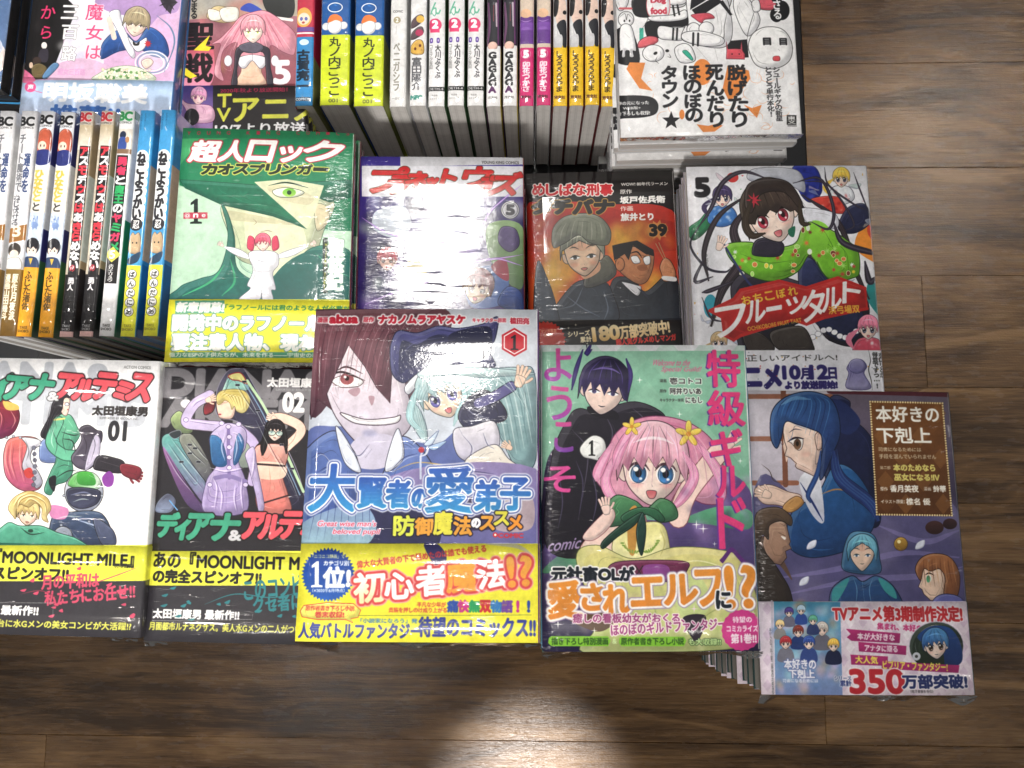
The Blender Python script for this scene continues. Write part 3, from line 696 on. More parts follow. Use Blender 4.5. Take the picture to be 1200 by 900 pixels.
    for ch, a, b, d, e, q in (('防', 458, 168, 548, 250, '#d8e040'), ('御', 552, 178, 628, 248, '#f0a030'), ('魔', 634, 150, 712, 246, '#e0d838'), ('法', 722, 172, 798, 248, '#f0a030'), ('の', 802, 180, 836, 216, '#fff'), ('ス', 838, 170, 898, 226, '#f0a030'), ('ス', 900, 150, 962, 205, '#e0d838'), ('メ', 962, 166, 1020, 226, '#f09028')):
        c.T(ch, a, b, d, e, q, bold=4, ol=((5, '#16142c'),))
    c.T('COMIC', 918, 244, 1026, 262, '#d82a38', bold=1.5); c.E(904, 250, 11, 11, '#d82a38'); c.E(904, 250, 5, 5, '#efe')
    # paper band
    c.B(10, 288, 1100, 740, '#f2ec38', '#efe62c'); c.P('590,290 650,290 690,350 660,420 620,360', '#3b3a70'); c.P('860,290 1000,290 1080,350 1000,310', '#b8b8d8', op=.6)
    burst(c, 168, 425, 108, 120, 44, '#1c3f9c', '#2c62c0'); c.T('「ニコニコ静画」で', 100, 336, 240, 352, '#f4f0a0', bold=.8); c.T('カテゴリ別', 150, 364, 258, 384, '#fff', bold=1.5)
    one(c, 88, 366, 146, 480, '#fff'); c.T('位!', 150, 395, 262, 478, '#fff', bold=5); c.T('（※2020年6月時点）', 100, 486, 238, 502, '#fff', bold=.5)
    c.T('偉大な大賢者の下で極めたのは誰でも使える', 300, 330, 858, 360, '#d83840', rot=-7.5, bold=1.2)
    cc = ['#e9692c', '#fff', '#fff', '#eda228', '#fff', '#fff', '#eda228']
    for ch, a, b, d, e, q in (('初', 285, 420, 415, 540, 0), ('心', 420, 420, 540, 525, 1), ('者', 560, 390, 690, 510, 1), ('魔', 692, 375, 822, 495, 3), ('法', 830, 365, 950, 480, 1), ('!?', 962, 350, 1062, 470, 3)):
        c.T(ch, a, b, d, e, '#fff' if q != 3 else '#f4a83a', '#f6e9a0' if q in (0,) else ('#f09838' if q == 3 else None), rot=-5, bold=5, ol=((10, '#e04848'), (15, '#f4a0a0')))
    c.P('44,585 60,560 160,548 280,552 312,580 300,612 268,618 278,636 246,622 120,622 52,610', '#f6ee60', ln='#d83030', lw=3, sm=False)
    c.T('原作者書き下ろし小説', 72, 562, 280, 582, '#d83840', bold=1.2); c.T('巻末収録!', 112, 588, 236, 612, '#d83840', bold=1.5)
    c.T('平凡な少年が', 562, 546, 684, 566, '#d83840', bold=1); c.T('貴族を押しのけ成り上がる', 440, 570, 686, 590, '#d83840', bold=1)
    c.T('痛快無双物語!!', 700, 540, 1068, 588, '#333', cols=['#2a4cb0', '#d03090', '#20a060', '#d02838', '#2a78c8', '#7040a8', '#d03090', '#2a4cb0', '#2a4cb0'], bold=3.5)
    c.L('300,604 1064,602', '#6a7a40', 2, tp=0); c.T('「小説家になろう」発', 316, 618, 556, 636, '#2f74c8', bold=1)
    c.T('人気バトルファンタジー', 48, 640, 562, 702, '#2e3c9c', bold=2.5); c.T('待望のコミックス!!', 578, 616, 1070, 694, '#2e3c9c', bold=3)
    # spine
    c.z(); c.S('#5e1f80'); c.T('大賢者の愛弟子', 634, 450, 642, 560, '#e8e040', vert=True, bold=.4); c.B(634, 637, 675, 800, '#efe62c')
# ---- toku: pink haired girl and boy in black, volume 1
def art_toku():
    c = CV['toku'] = canvas('toku', base='#dfe4e8'); c.z(630, 380, 3.75)
    c.B(10, 80, 1010, 1500, '#e3e6ea'); c.P('20,120 915,115 970,1500 20,1500', '#84c0a2', '#5c9a7c', sm=False)
    for i in range(6):
        for j in range(5): c.P([(60+i*170+85*(j % 2), 60+j*190), (145+i*170+85*(j % 2), 155+j*190), (60+i*170+85*(j % 2), 250+j*190), (-25+i*170+85*(j % 2), 155+j*190)], '#98ccb0', op=.35, sm=False)
    c.P('60,560 200,480 320,600 360,800 300,1000 20,1000 20,760', '#3a3150', '#241c36'); c.P('700,700 800,640 950,760 960,1200 640,1150 600,900', '#6a4f8c', '#3d3566')
    c.P('20,1000 200,880 500,860 800,900 960,940 980,1440 30,1440', '#5c4a86', '#1f1a3e'); c.P('20,1090 180,960 420,900 380,1010 220,1060', '#6db58a', '#3e7d5c'); c.P('640,860 800,800 940,820 930,900 760,880', '#5fb487', '#3d7a5c')
    mottle(c, (40, 900, 940, 1400), ['#8a6ab8', '#c8a0d8', '#28204a'], 40, 40, .3, 3)
    # boy in black
    c.P('130,420 180,370 260,380 430,340 560,400 520,480 380,560 300,760 260,1000 40,980 60,600', '#211d2b', '#15121f', ln='#08060c', lw=3)
    for p in ('150,460 220,560 200,760', '300,400 330,480 300,600', '420,370 470,420 460,480'): c.L(p, '#4a4458', 6)
    c.P('225,360 340,380 350,420 240,400', '#17141f')
    face(c, 292, 290, 104, 8, '#f0d2c4', '#3a2a6a', '#15102e', '#4a4478', 'line', ew=.24, eh=.10, blush=None, lw=3, bangs=[(-1.05, .5), (-.95, -.1), (-.82, .3), (-.6, -.3), (-.45, .15), (-.2, -.25), (.05, .22), (.2, -.2), (.42, .18), (.6, -.25), (.86, .25), (1.05, .35)])
    for p in ('200,110 170,200 150,290', '390,150 410,220 400,300', '240,80 215,130 240,110'): lock(c, p, 20, '#33266a', '#5c4aa8')
    c.L('215,105 220,80 240,72', '#1d1638', 7)
    c.P('188,540 240,490 290,505 300,560 268,590 275,600 240,592 200,580', '#eef0ee', ln='#555', lw=3); one(c, 222, 510, 256, 578, '#222')
    # girl with pink hair
    c.P('300,640 330,500 430,420 560,405 700,450 800,560 830,760 740,790 620,740 560,800 380,790 260,690', '#d97aa0', '#e8a4bc', ln='#7a2f58', lw=4)
    c.L('620,850 660,740 760,610 800,560', '#8a4a50', 92, tp=0); c.L('620,850 660,740 760,610 800,560', '#f3d2c6', 84, tp=0); hand(c, 850, 520, 46, 40, '#f3d2c6')
    c.P('300,1040 200,1000 200,960 280,880 340,780 420,770 480,860 470,1000', '#f1cfc3', ln='#834', lw=3)
    face(c, 505, 640, 150, 2, '#f8dfd2', '#e287a8', '#f6c8d4', '#3a7ec0', 'open', ew=.29, eh=.29, lw=4, blush='#f28a90')
    for p in ('350,560 300,680 330,760 390,790', '640,560 690,660 640,760 580,820', '330,520 270,640 260,690', '700,520 790,640 820,760', '420,440 360,560 340,640'): lock(c, p, 46, '#e08ab0', '#f8d0dc', 5)
    for (x, y, s) in ((665, 482, 56), (415, 450, 40)):
        for i in range(5):
            a = i*1.2566-.3; c.E(x+s*.55*math.cos(a), y+s*.55*math.sin(a), s*.52, s*.24, '#f2e05a', '#e8b83a', rot=math.degrees(a), ln='#96702a', lw=2)
        c.E(x, y, s*.2, s*.2, '#d88a2a')
    for i in range(16): c.L([(440+i*16, 440+abs(i-7)*3), (360+i*26, 560), (310+i*32, 720+(i % 3)*22)], '#f8d8e4' if i % 2 else '#a84c7c', 4, op=.45)
    for p in ('170,600 200,700 180,860', '230,620 260,760 240,880', '90,640 110,780 90,900', '480,420 500,470', '330,440 360,520'): c.L(p, '#5c5478', 6, op=.6)
    mottle(c, (640, 680, 950, 900), ['#a890d0', '#302858', '#d0a8e0'], 24, 26, .4, 8); star(c, 860, 700, 16); star(c, 700, 880, 22)
    # green cape, bow, white dress
    c.P('300,800 350,750 430,775 480,808 540,765 600,790 615,850 540,870 480,835 380,880 250,890 310,830', '#4a8c58', '#2e6044', ln='#142c1c', lw=4)
    c.z(630, 580, 3.75)
    c.P('350,160 470,120 560,140 590,300 580,310 350,280', '#e8e28a', '#f4efb8', ln='#665a30', lw=3); c.P('400,80 440,60 430,250 400,240', '#c98f3c'); c.P('170,280 260,220 420,280 600,230 800,240 900,280 960,420 980,640 620,690 200,690 260,560', '#ded27e', '#b9cc78', ln='#5f6a30', lw=3)
    mottle(c, (180, 240, 930, 680), ['#f4f0c0', '#a8b860', '#d8a0b8', '#efe6a0'], 36, 34, .45, 5)
    for a in range(9): c.E(430+66*math.cos(2.6-a*.17), 170+80*math.sin(2.6-a*.17), 9, 4, '#7aa03a', rot=a*20); c.E(470+66*math.cos(.4+a*.14), 170+80*math.sin(.4+a*.14), 9, 4, '#7aa03a', rot=-a*20)
    c.P('310,320 380,290 640,290 660,330 600,380 480,370 340,360', '#7b2c54', '#5a2340', ln='#2c1020', lw=3); c.P('470,310 570,310 575,365 480,365', '#8b4090')
    c.L('430,310 465,360 430,360 465,310', '#222', 4, sm=False, tp=0)
    c.P('370,92 440,56 520,62 560,104 540,118 470,84 390,120', '#2f6a48', '#1e4a34', ln='#0e2418', lw=3)
    c.P('455,76 430,130 350,186 290,236 285,205 370,130', '#23503c', '#153028', ln='#0a1a12', lw=3); c.P('462,76 478,150 462,262 444,232 436,150', '#244c44', '#16302c', ln='#0a1a12', lw=3)
    c.P('200,180 290,80 330,60 340,100 300,160 240,200', '#f1cfc3', ln='#834', lw=2); hand(c, 300, 55, 40, -10, '#f1cfc3')
    c.P('600,400 700,350 760,440 740,520 640,540', '#c6d98a', op=.8); c.P('120,530 260,600 340,560 330,520', '#5a3f2a'); c.P('640,540 740,530 720,620 690,640', '#2a2030')
    [c.L(p, q_, 6, op=.55) for p, q_ in (('240,420 320,360 420,340', '#8a9a50'), ('260,520 360,460 420,500', '#8a9a50'), ('620,300 720,290 860,330', '#fbf8d0'), ('560,430 640,400 700,430', '#fbf8d0'), ('480,420 520,520 480,620', '#8a9a50'), ('700,560 800,500 900,520', '#8a9a50'), ('200,360 260,320 330,330', '#fbf8d0'), ('380,200 400,240 450,262', '#a89c50'), ('540,150 560,210 540,270', '#a89c50'))]
    star(c, 730, 148, 24); star(c, 90, 568, 22); star(c, 250, 595, 16); star(c, 780, 215, 12); star(c, 952, 520, 14); star(c, 690, 500, 20, '#f6d8f0'); c.z(630, 380, 3.75); star(c, 625, 395, 16); star(c, 450, 245, 16); star(c, 895, 600, 14)
    # lettering
    for ch, a, b, d, e in (('特', 748, 112, 895, 275), ('級', 752, 290, 915, 445), ('ギ', 765, 460, 905, 620), ('ル', 790, 625, 915, 755), ('ド', 800, 765, 920, 980)): c.T(ch, a-7, b+5, d-7, e+5, '#6a3098', bold=3); c.T(ch, a, b, d, e, '#e8387c', bold=4.5)
    c.T('へ', 805, 985, 935, 1070, '#5c2a78', bold=3); c.T('よ', 30, 105, 150, 250, '#e04a94', '#a23ab0', bold=3); c.T('う', 40, 270, 150, 420, '#e04a94', '#a23ab0', bold=3); c.T('こ', 75, 430, 155, 560, '#e04a94', '#7a3ab0', bold=3); c.T('そ', 30, 625, 165, 735, '#e8489c', bold=3)
    c.T('Welcome to the', 505, 155, 675, 182, '#d86a90', shear=.4, bold=.6); c.T('Special Guild!', 545, 186, 722, 214, '#d86a90', shear=.4, bold=.6)
    for l, t, y in (('漫画', '壱コトコ', 235), ('原作', '阿井りいあ', 280), ): c.T(l, 538, y+6, 568, y+20, '#333', bold=.8); c.T(t, 582, y, 722, y+28, '#333', bold=1.2, ol=((3.5, '#eef4ee'),))
    c.T('キャラクター原案', 538, 326, 645, 340, '#333', bold=.8); c.T('にもし', 652, 320, 726, 346, '#333', bold=1, ol=((3.5, '#eef4ee'),))
    c.z(630, 580, 3.75)
    c.T('comic', 50, 195, 190, 240, '#a890c0', shear=.5, rot=-6, bold=1)
    c.T('元社畜OLが', 66, 318, 422, 376, '#17202c', bold=4, ol=((6, '#f4f2f6'),))
    for ch, a, b, d, e in (('愛', 50, 385, 190, 535), ('さ', 196, 395, 285, 500), ('れ', 292, 400, 400, 515), ('エ', 415, 368, 555, 480), ('ル', 560, 355, 700, 475), ('フ', 702, 335, 810, 480), ('!?', 832, 318, 962, 490)): c.T(ch, a, b, d, e, '#f0922c', '#e8862a', rot=-2, bold=6, ol=((9, '#fbf6f4'), (13, '#9a86b0')))
    c.T('に', 790, 425, 850, 495, '#1c2430', bold=4, ol=((6, '#f6f4f6'),))
    c.T('癒しの看板幼女がおくる、', 162, 522, 640, 560, '#a03a78', bold=1.4, ol=((4, '#fbe8f2'),)); c.T('ほのぼのギルドファンタジー!', 330, 555, 835, 602, '#a03a78', rot=-3, bold=1.4, ol=((4, '#fbe8f2'),))
    burst(c, 902, 595, 88, 92, 20, '#d8368c'); c.T('待望の', 862, 536, 945, 560, '#fbe6f2', bold=1.3); c.T('コミカライズ', 836, 574, 972, 600, '#fbe6f2', bold=1.3); c.T('第1巻!!', 855, 612, 965, 650, '#fbe6f2', bold=2)
    c.P('50,628 60,620 310,620 322,640 310,664 60,664 46,650', '#7cc42c', sm=False); c.T('描き下ろし特別漫画', 66, 628, 306, 656, '#235012', bold=1.2); c.P('360,628 370,622 645,622 656,640 645,664 370,664 358,650', '#7cc42c', sm=False); c.T('原作者書き下ろし小説', 372, 628, 640, 656, '#235012', bold=1.2)
    c.T('&', 330, 632, 348, 652, '#cde8a0', bold=1); c.T('も大収録!!', 668, 632, 806, 658, '#bfe090', bold=1, ol=((3, '#3a5a30'),))
    c.S('#4f8cb0')
# ---- hon: blue haired reader, profile
def art_hon():
    c = CV['hon'] = canvas('hon', base='#4a4674'); c.z(870, 440, 3.75)
    c.B(0, 60, 620, 640, '#c8c2cc', '#b8b0c0'); c.B(390, 60, 960, 640, '#6c6070', '#30284a')
    for q in ('30,92 390,92', '40,278 180,278', '50,472 240,472'): c.L(q, '#9a6048', 22, sm=False, tp=0)
    c.L('180,60 190,480', '#7d4a36', 24, sm=False, tp=0); c.L('385,66 950,80', '#5a2430', 30, sm=False, tp=0); c.P('60,480 280,560 620,600 960,600 1000,1400 40,1400', '#5a5684', '#403c6c')
    mottle(c, (80, 620, 980, 1000), ['#787098', '#34325c', '#8c84a8'], 34, 60, .35, 9)
    for p in ('160,890 420,850 700,780 960,800', '200,960 500,900 800,880 980,840', '600,660 800,730 960,680'): c.L(p, '#8a80bc', 26, op=.5)
    # long hair behind
    c.P('380,110 470,110 480,180 570,280 600,480 600,660 470,640 400,560 360,400', '#1a2350', '#141a38', ln='#0a0e20', lw=3); c.P('380,110 450,120 520,200 470,260 400,220', '#1c2a5c')
    # robe
    c.P('220,600 330,520 400,400 480,410 560,520 580,660 480,760 300,800 200,740', '#1f5c9c', '#183a70', ln='#0c1c38', lw=4); c.P('250,460 330,420 360,640 300,600', '#e4e6ee', '#b4b8cc'); c.L('255,470 310,560 355,640', '#1c2c70', 10)
    c.L('350,520 420,500 515,525', '#a87a48', 7)
    c.P('55,500 120,480 200,510 260,530 240,590 160,570 90,560', '#e6c4b0', ln='#5a3a30', lw=3); hand(c, 100, 520, 38, -70, '#e6c4b0'); c.P('190,560 240,530 270,560 220,600 180,590', '#c08a4a', ln='#5a3a18', lw=3)
    c.L('85,390 120,420 140,462 190,476', '#4a3a34', 4)
    # profile face
    c.P('300,240 340,250 360,300 330,420 310,440 240,400 210,340 195,380 188,350 180,300 200,240', '#ecd0bc', '#dcb8a4', sm=True)
    c.P('182,200 250,200 350,240 350,340 330,400 330,450 290,430 240,408 232,398 238,386 226,376 212,362 186,352 196,320 186,290 180,250', '#efd4c2', '#e4c0ae', ln='#3a2420', lw=3, sm=False)
    c.P('205,288 235,276 266,280 262,318 244,328 218,300', '#f8f4ee', ln='#241418', lw=2); c.E(242, 302, 17, 24, '#4a3020', '#8a6448'); c.E(242, 300, 7, 11, '#1c1408'); c.L('198,292 232,274 272,278', '#1c1020', 9); c.L('205,252 230,236 262,240', '#2c2440', 4)
    c.E(280, 345, 24, 10, '#e09a88', op=.4, soft=4); c.P('320,262 350,250 352,310 330,325', '#e4c0ae', ln='#5a3a30', lw=3)
    c.P('125,270 130,160 190,95 290,70 380,95 420,160 430,260 400,340 360,440 340,450 350,330 345,260 300,235 240,215 190,205 170,280 150,320', '#2a5a9a', '#1c2f68', ang=60, sm=True, ln='#0c1630', lw=4)
    for i in range(12): c.L([(205+i*13, 92), (165+i*20, 135), (150+i*18, 190 if i < 7 else 215+i*6)], '#4a86c4' if i % 2 else '#152250', 4, op=.65)
    c.L('170,130 230,100 300,105', '#78b4e0', 16, op=.55); lock(c, '345,330 330,430 290,520 300,560', 22, '#22407c', '#4a80c0'); lock(c, '400,330 430,450 560,560 600,640', 60, '#1c2f68', '#37609c', 6)
    # brown haired man left, profile
    c.P('55,830 130,800 220,900 150,760 60,700', '#5c4438'); c.P('110,640 190,640 205,700 212,730 206,742 216,760 190,772 196,800 170,832 120,820 90,740', '#b08a72', '#8c6854', ln='#2a1a14', lw=3, sm=False)
    c.P('55,640 80,590 160,580 215,620 214,660 170,640 120,660 116,720 90,700 62,760', '#5a4636', '#3a2c22', ln='#18100c', lw=3); c.P('60,760 120,800 170,870 215,960 220,1100 60,1100', '#3a302a', '#241e1c', ln='#100c0a', lw=3); c.L('160,690 190,705', '#2a1a14', 6); c.P('170,705 192,712 186,722', '#e8e0d8')
    # blue haired man centre
    c.P('455,860 440,800 470,700 530,685 585,710 605,800 600,870', '#3f7fa8', '#2a5684', ln='#102038', lw=3)
    face(c, 528, 785, 62, 0, '#e0bfa8', '#4a93b8', '#74bcd4', '#3a5a80', 'line', ew=.22, eh=.10, blush=None, lw=3, ears=False, jaw=1.15, bangs=[(-1.0, .5), (-.8, -.2), (-.5, -.5), (0, -.8), (.5, -.5), (.8, -.2), (1.0, .5)])
    c.P('380,1010 400,930 480,880 530,905 590,880 660,920 710,1010 700,1100 380,1100', '#1f4c80', '#1a2c60', ln='#0c1630', lw=4); c.P('400,940 470,890 440,960 400,1010', '#2f8a90'); c.P('660,925 600,890 630,950 680,980', '#2f8a90'); c.L('528,900 540,1010', '#6aa0c0', 4); c.L('490,890 505,940 500,1010', '#5c90b8', 3); c.L('575,890 560,940 570,1010', '#5c90b8', 3)
    # boy right, facing left
    c.P('780,850 800,830 900,840 900,940 870,990 830,988 800,960 792,940 776,928 788,900', '#e4c2aa', ln='#3a2420', lw=3, sm=False); c.E(822, 892, 12, 18, '#e8f0e8'); c.E(820, 894, 9, 16, '#2f7048', '#5ab080'); c.L('806,876 824,868 846,878', '#2a1810', 6)
    c.P('762,850 790,800 850,782 920,800 960,870 955,960 920,990 890,960 895,890 870,850 830,860 800,850 785,900', '#a8683c', '#7a4426', ln='#2c1408', lw=3)
    for i in range(8): c.L([(800+i*18, 800), (800+i*19, 850), (810+i*20, 930)], '#c88a54' if i % 2 else '#5a2e18', 4, op=.6)
    c.P('840,990 900,960 980,990 990,1100 820,1100', '#5b5fa8', ln='#1a1c40', lw=3)
    for x, y in ((305, 745), (783, 745), (272, 905)): c.P([(x-20, y+18), (x-12, y-10), (x+20, y-22), (x+14, y+8)], '#dfe4f4', ln='#8890b8', lw=1.5)
    c.E(698, 740, 30, 30, '#c89a38', '#7a5418', ln='#3a2408', lw=2); c.E(690, 730, 8, 8, '#f8e8a0'); c.E(848, 668, 42, 30, '#4a2c2c', '#2c1818'); c.E(918, 652, 32, 24, '#40262a', '#241418')
    # title plate
    c.P('560,112 888,118 930,618 590,614', '#7c4a22', '#5a3216', sm=False)
    for i in range(4):
        for j in range(5): x, y = 612+i*84+j*6, 165+j*100; c.P([(x, y-46), (x+38, y), (x, y+46), (x-38, y)], '#8c5a2c' if (i+j) % 2 else '#6a3e1c', op=.6, sm=False)
    for a, b in (((563, 115), (886, 121)), ((886, 121), (927, 615)), ((927, 615), (592, 611)), ((592, 611), (563, 115))):
        n = int(math.dist(a, b)/11)
        for i in range(n): c.E(a[0]+(b[0]-a[0])*i/n, a[1]+(b[1]-a[1])*i/n, 4.2, 4.2, '#f0d898')
    wt = '#fbf6ea'
    c.T('本好きの', 585, 135, 872, 205, wt, bold=2.2); c.T('下剋上', 590, 228, 835, 298, wt, bold=2.2); c.T('司書になるためには', 598, 316, 790, 334, '#d8c8a8', bold=.7); c.T('手段を選んでいられません', 600, 346, 858, 366, '#d8c8a8', bold=.7)
    c.T('第二部', 606, 398, 652, 412, '#d8c8a8', bold=.6); c.T('本のためなら', 664, 390, 852, 420, '#e8dc70', bold=2); c.T('巫女になる!Ⅳ', 668, 432, 872, 462, '#e8dc70', bold=2)
    c.T('原作', 608, 490, 640, 506, wt, bold=.6); c.T('香月美夜', 650, 482, 776, 512, wt, bold=1.6); c.T('漫画', 800, 490, 832, 506, wt, bold=.6); c.T('鈴華', 842, 484, 900, 512, wt, bold=1.6); c.T('イラスト原案：', 610, 546, 716, 562, wt, bold=.8); c.T('椎名 優', 722, 540, 828, 568, wt, bold=1.6)
    # band
    c.z(870, 650, 3.75); c.B(60, 205, 1060, 630, '#e6d6e4')
    for i in range(18):
        for j in range(8):
            x, y = 110+i*56+28*(j % 2), 238+j*56; c.P([(x, y-28), (x+20, y), (x, y+28), (x-20, y)], '#f4ecf4' if (i+j) % 2 else '#d6bdd6', op=.8, sm=False)
    c.L('130,205 135,620', '#c8c0d0', 10, sm=False, tp=0); c.T('本好きの下剋上第二部本のためなら', 124, 330, 134, 600, '#444', vert=True)
    c.P('138,205 430,208 440,620 145,620', '#4aa0c4', '#7a90c8', sm=False); mottle(c, (150, 215, 430, 610), ['#a0d8e8', '#c8b0e0', '#e8c0d8', '#3a70b0', '#5a6a90', '#c0a070'], 90, 20, .6, 4)
    for x, y, s, hcol, cl in ((205, 255, 18, '#4a3a88', '#6a6a80'), (258, 245, 18, '#a8c8e0', '#2a4a9a'), (165, 310, 18, '#e0c080', '#888'), (245, 340, 22, '#7a2c24', '#223a7a'), (350, 330, 26, '#b8b0a8', '#667'), (190, 390, 24, '#b02c34', '#778'), (292, 390, 25, '#2c4a9c', '#334a90'), (400, 400, 24, '#e0b040', '#1c2448'), (310, 290, 18, '#50a080', '#2c3c70')):
        c.P([(x-s*1.4, y+s*3.2), (x-s, y+s), (x+s, y+s), (x+s*1.4, y+s*3.2)], cl); face(c, x, y, s, 0, '#f2d8c8', hcol, None, '#445', 'line', ew=.2, eh=.2, lw=1.2, brow=False)
    c.T('本好きの', 185, 460, 320, 500, '#f0f0fa', bold=1.5, ol=((3, '#6070b0'),)); c.T('下剋上', 205, 505, 315, 540, '#f0f0fa', bold=1.5, ol=((3, '#6070b0'),)); c.T('司書になるためには', 180, 545, 330, 560, '#f0f0fa', bold=.6)
    c.T('TVアニメ第3期制作決定!', 402, 228, 966, 290, '#d02c34', bold=3, ol=((4, '#f6ecf2'),)); c.T('集まれ、本好き!', 596, 305, 795, 332, '#d0347a', bold=1.5, rot=3)
    c.E(856, 402, 122, 108, '#2c3a30', '#1c2a20', ln='#c8c0d8', lw=3); mottle(c, (780, 320, 950, 470), ['#4a5a38', '#18241c'], 14, 20, .5, 2)
    c.P('770,360 830,315 910,320 960,380 970,470 900,500 880,420 820,400', '#1f4a90', '#142a60'); face(c, 852, 400, 56, -6, '#f2d8c8', '#2a5ca4', '#4a90c8', '#5a4030', 'line', ew=.24, eh=.26, lw=2); c.E(766, 446, 18, 18, '#c8ccd8'); c.E(766, 446, 7, 7, '#444')
    for p, t, x0, y0, x1, y1, tc in (('455,325 695,345 692,388 480,378 458,362 476,348', '本が大好きな', 508, 346, 668, 374, '#f8ecf4'), ('510,382 722,400 720,440 512,424', 'アナタに贈る', 540, 398, 680, 424, '#f8ecf4'), ('475,438 640,446 640,488 478,482', '大人気', 498, 446, 594, 476, '#f6ea50'), ('612,466 960,486 955,520 612,500', 'ビブリア・ファンタジー!', 622, 470, 900, 506, '#f6ea50')):
        c.P(p, '#c02a74', '#a02468', sm=False); c.T(t, x0, y0, x1, y1, tc, bold=1.3, rot=2)
    c.T('シリーズ', 405, 532, 478, 550, '#2c3a80', bold=.8, ol=((2, '#fff'),)); c.T('累計', 430, 552, 478, 576, '#2c3a80', bold=1.5, ol=((2, '#fff'),))
    c.T('350', 478, 510, 706, 602, '#c82430', bold=6, ol=((4, '#f8f0f4'),)); c.T('万部突破!', 708, 530, 988, 584, '#22306c', bold=3, ol=((4, '#f8f0f4'),)); c.T('（電子書籍を含む）', 742, 594, 838, 606, '#333', bold=.5)
    c.S('#2c5050')

# ---- rock: green haired face with a small figure in white, volume 1
def art_rock():
    c = CV['rock'] = canvas('rock', base='#b4dcb8'); c.z(180, 130, 3)
    c.B(0, 40, 760, 900, '#bfe4c4', '#a9d0b4')
    c.P('80,60 720,70 720,420 540,420 90,260', '#1f8a58', '#1a7450', sm=False); c.P('76,60 320,68 140,140 76,200', '#3fa868')
    c.P('240,330 330,270 620,300 600,420 560,520 480,600 420,560 300,520 260,420', '#d2d8b0', '#bcc89c', ln='#3f5a40', lw=2)
    c.P('330,340 420,380 520,400 540,540 480,620 400,560 330,480', '#dce0b8'); c.P('570,330 615,340 615,390 575,420', '#d0c49c', ln='#4a5a40', lw=2)
    c.P('90,240 380,262 700,240 700,300 620,320 560,300 540,415 420,370 240,330 110,270', '#14684c', '#1a7a54', sm=False, ln='#0c4834', lw=2)
    c.P('355,250 470,240 600,262 560,380 540,415', '#d4d8b0', sm=False); c.P('400,270 460,262 560,300 540,330 450,310', '#c8bc94', op=.6)
    c.P('420,280 470,270 530,285 500,302 440,302', '#f4f8e0', ln='#243c28', lw=2); c.E(478, 287, 24, 15, '#5cae30', '#a8dc50'); c.E(478, 287, 8, 8, '#1c4020'); c.L('405,262 470,252 545,270', '#123a28', 6)
    c.P('250,350 380,370 500,400 360,392 260,380', '#b8b088', op=.6); c.L('350,378 362,392 350,402', '#8a7458', 2); c.L('375,425 400,421 420,425', '#7a5a48', 2.5)
    c.P('90,620 160,590 230,560 262,440 240,330 262,360 285,440 300,560 420,600 560,480 700,500 700,680 90,680', '#1f7a5c', '#145c58', ln='#0c4038', lw=2); c.P('440,560 560,490 690,520 690,680 400,680', '#1c6a60', '#12504c'); c.L('100,650 200,600 250,540', '#35a870', 8); c.L('270,520 285,600 240,650', '#2c9a68', 8); c.L('570,500 640,560 690,580', '#3aa478', 5); c.L('560,340 560,600', '#184', .1)
    # little figure
    c.L('345,520 300,498 250,478', '#8a8a94', 27); c.L('345,520 300,498 250,478', '#eeeef2', 22); c.L('425,515 480,500 545,474', '#8a8a94', 27); c.L('425,515 480,500 545,474', '#eeeef2', 22); hand(c, 238, 470, 12, -60, '#f0d8cc'); hand(c, 560, 466, 12, 60, '#f0d8cc')
    c.P('335,500 385,490 435,500 440,540 420,570 430,625 415,630 420,664 385,664 380,640 370,664 300,664 340,625 330,610 350,560', '#f2f2f6', '#dcdce4', ln='#666874', lw=2)
    for p in ('350,510 385,530 420,510', '352,560 385,566 418,560', '385,570 383,640', '340,600 360,570', '395,600 402,640'): c.L(p, '#9a9aa8', 2.5)
    face(c, 385, 466, 26, 0, '#f6dccb', '#e04060', '#f27a90', '#a44', 'line', ew=.2, eh=.10, lw=1.4, brow=False); c.P('335,440 330,480 350,490 355,450', '#d83a5a', ln='#701830', lw=1.4); c.P('435,440 442,480 420,490 418,450', '#d83a5a', ln='#701830', lw=1.4)
    c.B(76, 56, 712, 96, '#1d8452'); 
    for i, ch in enumerate('YOUNG KING COMICS'):
        if ch != ' ': c.T(ch, 118+i*35, 70, 130+i*35, 84, '#c03048', bold=.6)
    for ch, a, b in (('超', 132, 232), ('人', 236, 326), ('ロ', 332, 424), ('ッ', 442, 520), ('ク', 528, 668)): c.T(ch, a, 100 if ch != 'ッ' else 122, b, 182, '#fbfbf6', shear=.22, bold=4.5, ol=((4.5, '#c82840'),))
    for i, ch in enumerate('カオスプリンガー'): c.T(ch, 172+i*56, 186 if ch != 'ー' else 200, 222+i*56, 224 if ch != 'ー' else 210, '#1c3020', shear=.15, bold=3, ol=((3.5, '#d8d850'),))
    one(c, 124, 308, 172, 396, '#14201c'); c.B(104, 356, 190, 378, '#c03048'); c.E(118, 367, 9, 9, '#c03048', ln='#fff', lw=1.4); c.T('o', 112, 362, 124, 373, '#fff', bold=.5); c.T('n', 140, 360, 156, 374, '#fff', bold=1); c.T('e', 170, 362, 182, 373, '#fff', bold=.5)
    c.B(596, 446, 614, 640, '#1c3424'); c.T('HIJIRI YUKI', 600, 455, 610, 632, '#d8d850', vert=True, bold=.3); c.T('聖悠紀', 612, 440, 670, 636, '#f6f8f4', vert=True, bold=3.5, ol=((2, '#6a9a80'),))
    # band
    c.B(20, 662, 760, 900, '#ece62c', '#e8e020'); c.B(76, 666, 250, 712, '#5aa884'); c.T('新章開幕!', 84, 672, 246, 708, '#fbfbf2', bold=2.5, shear=.1)
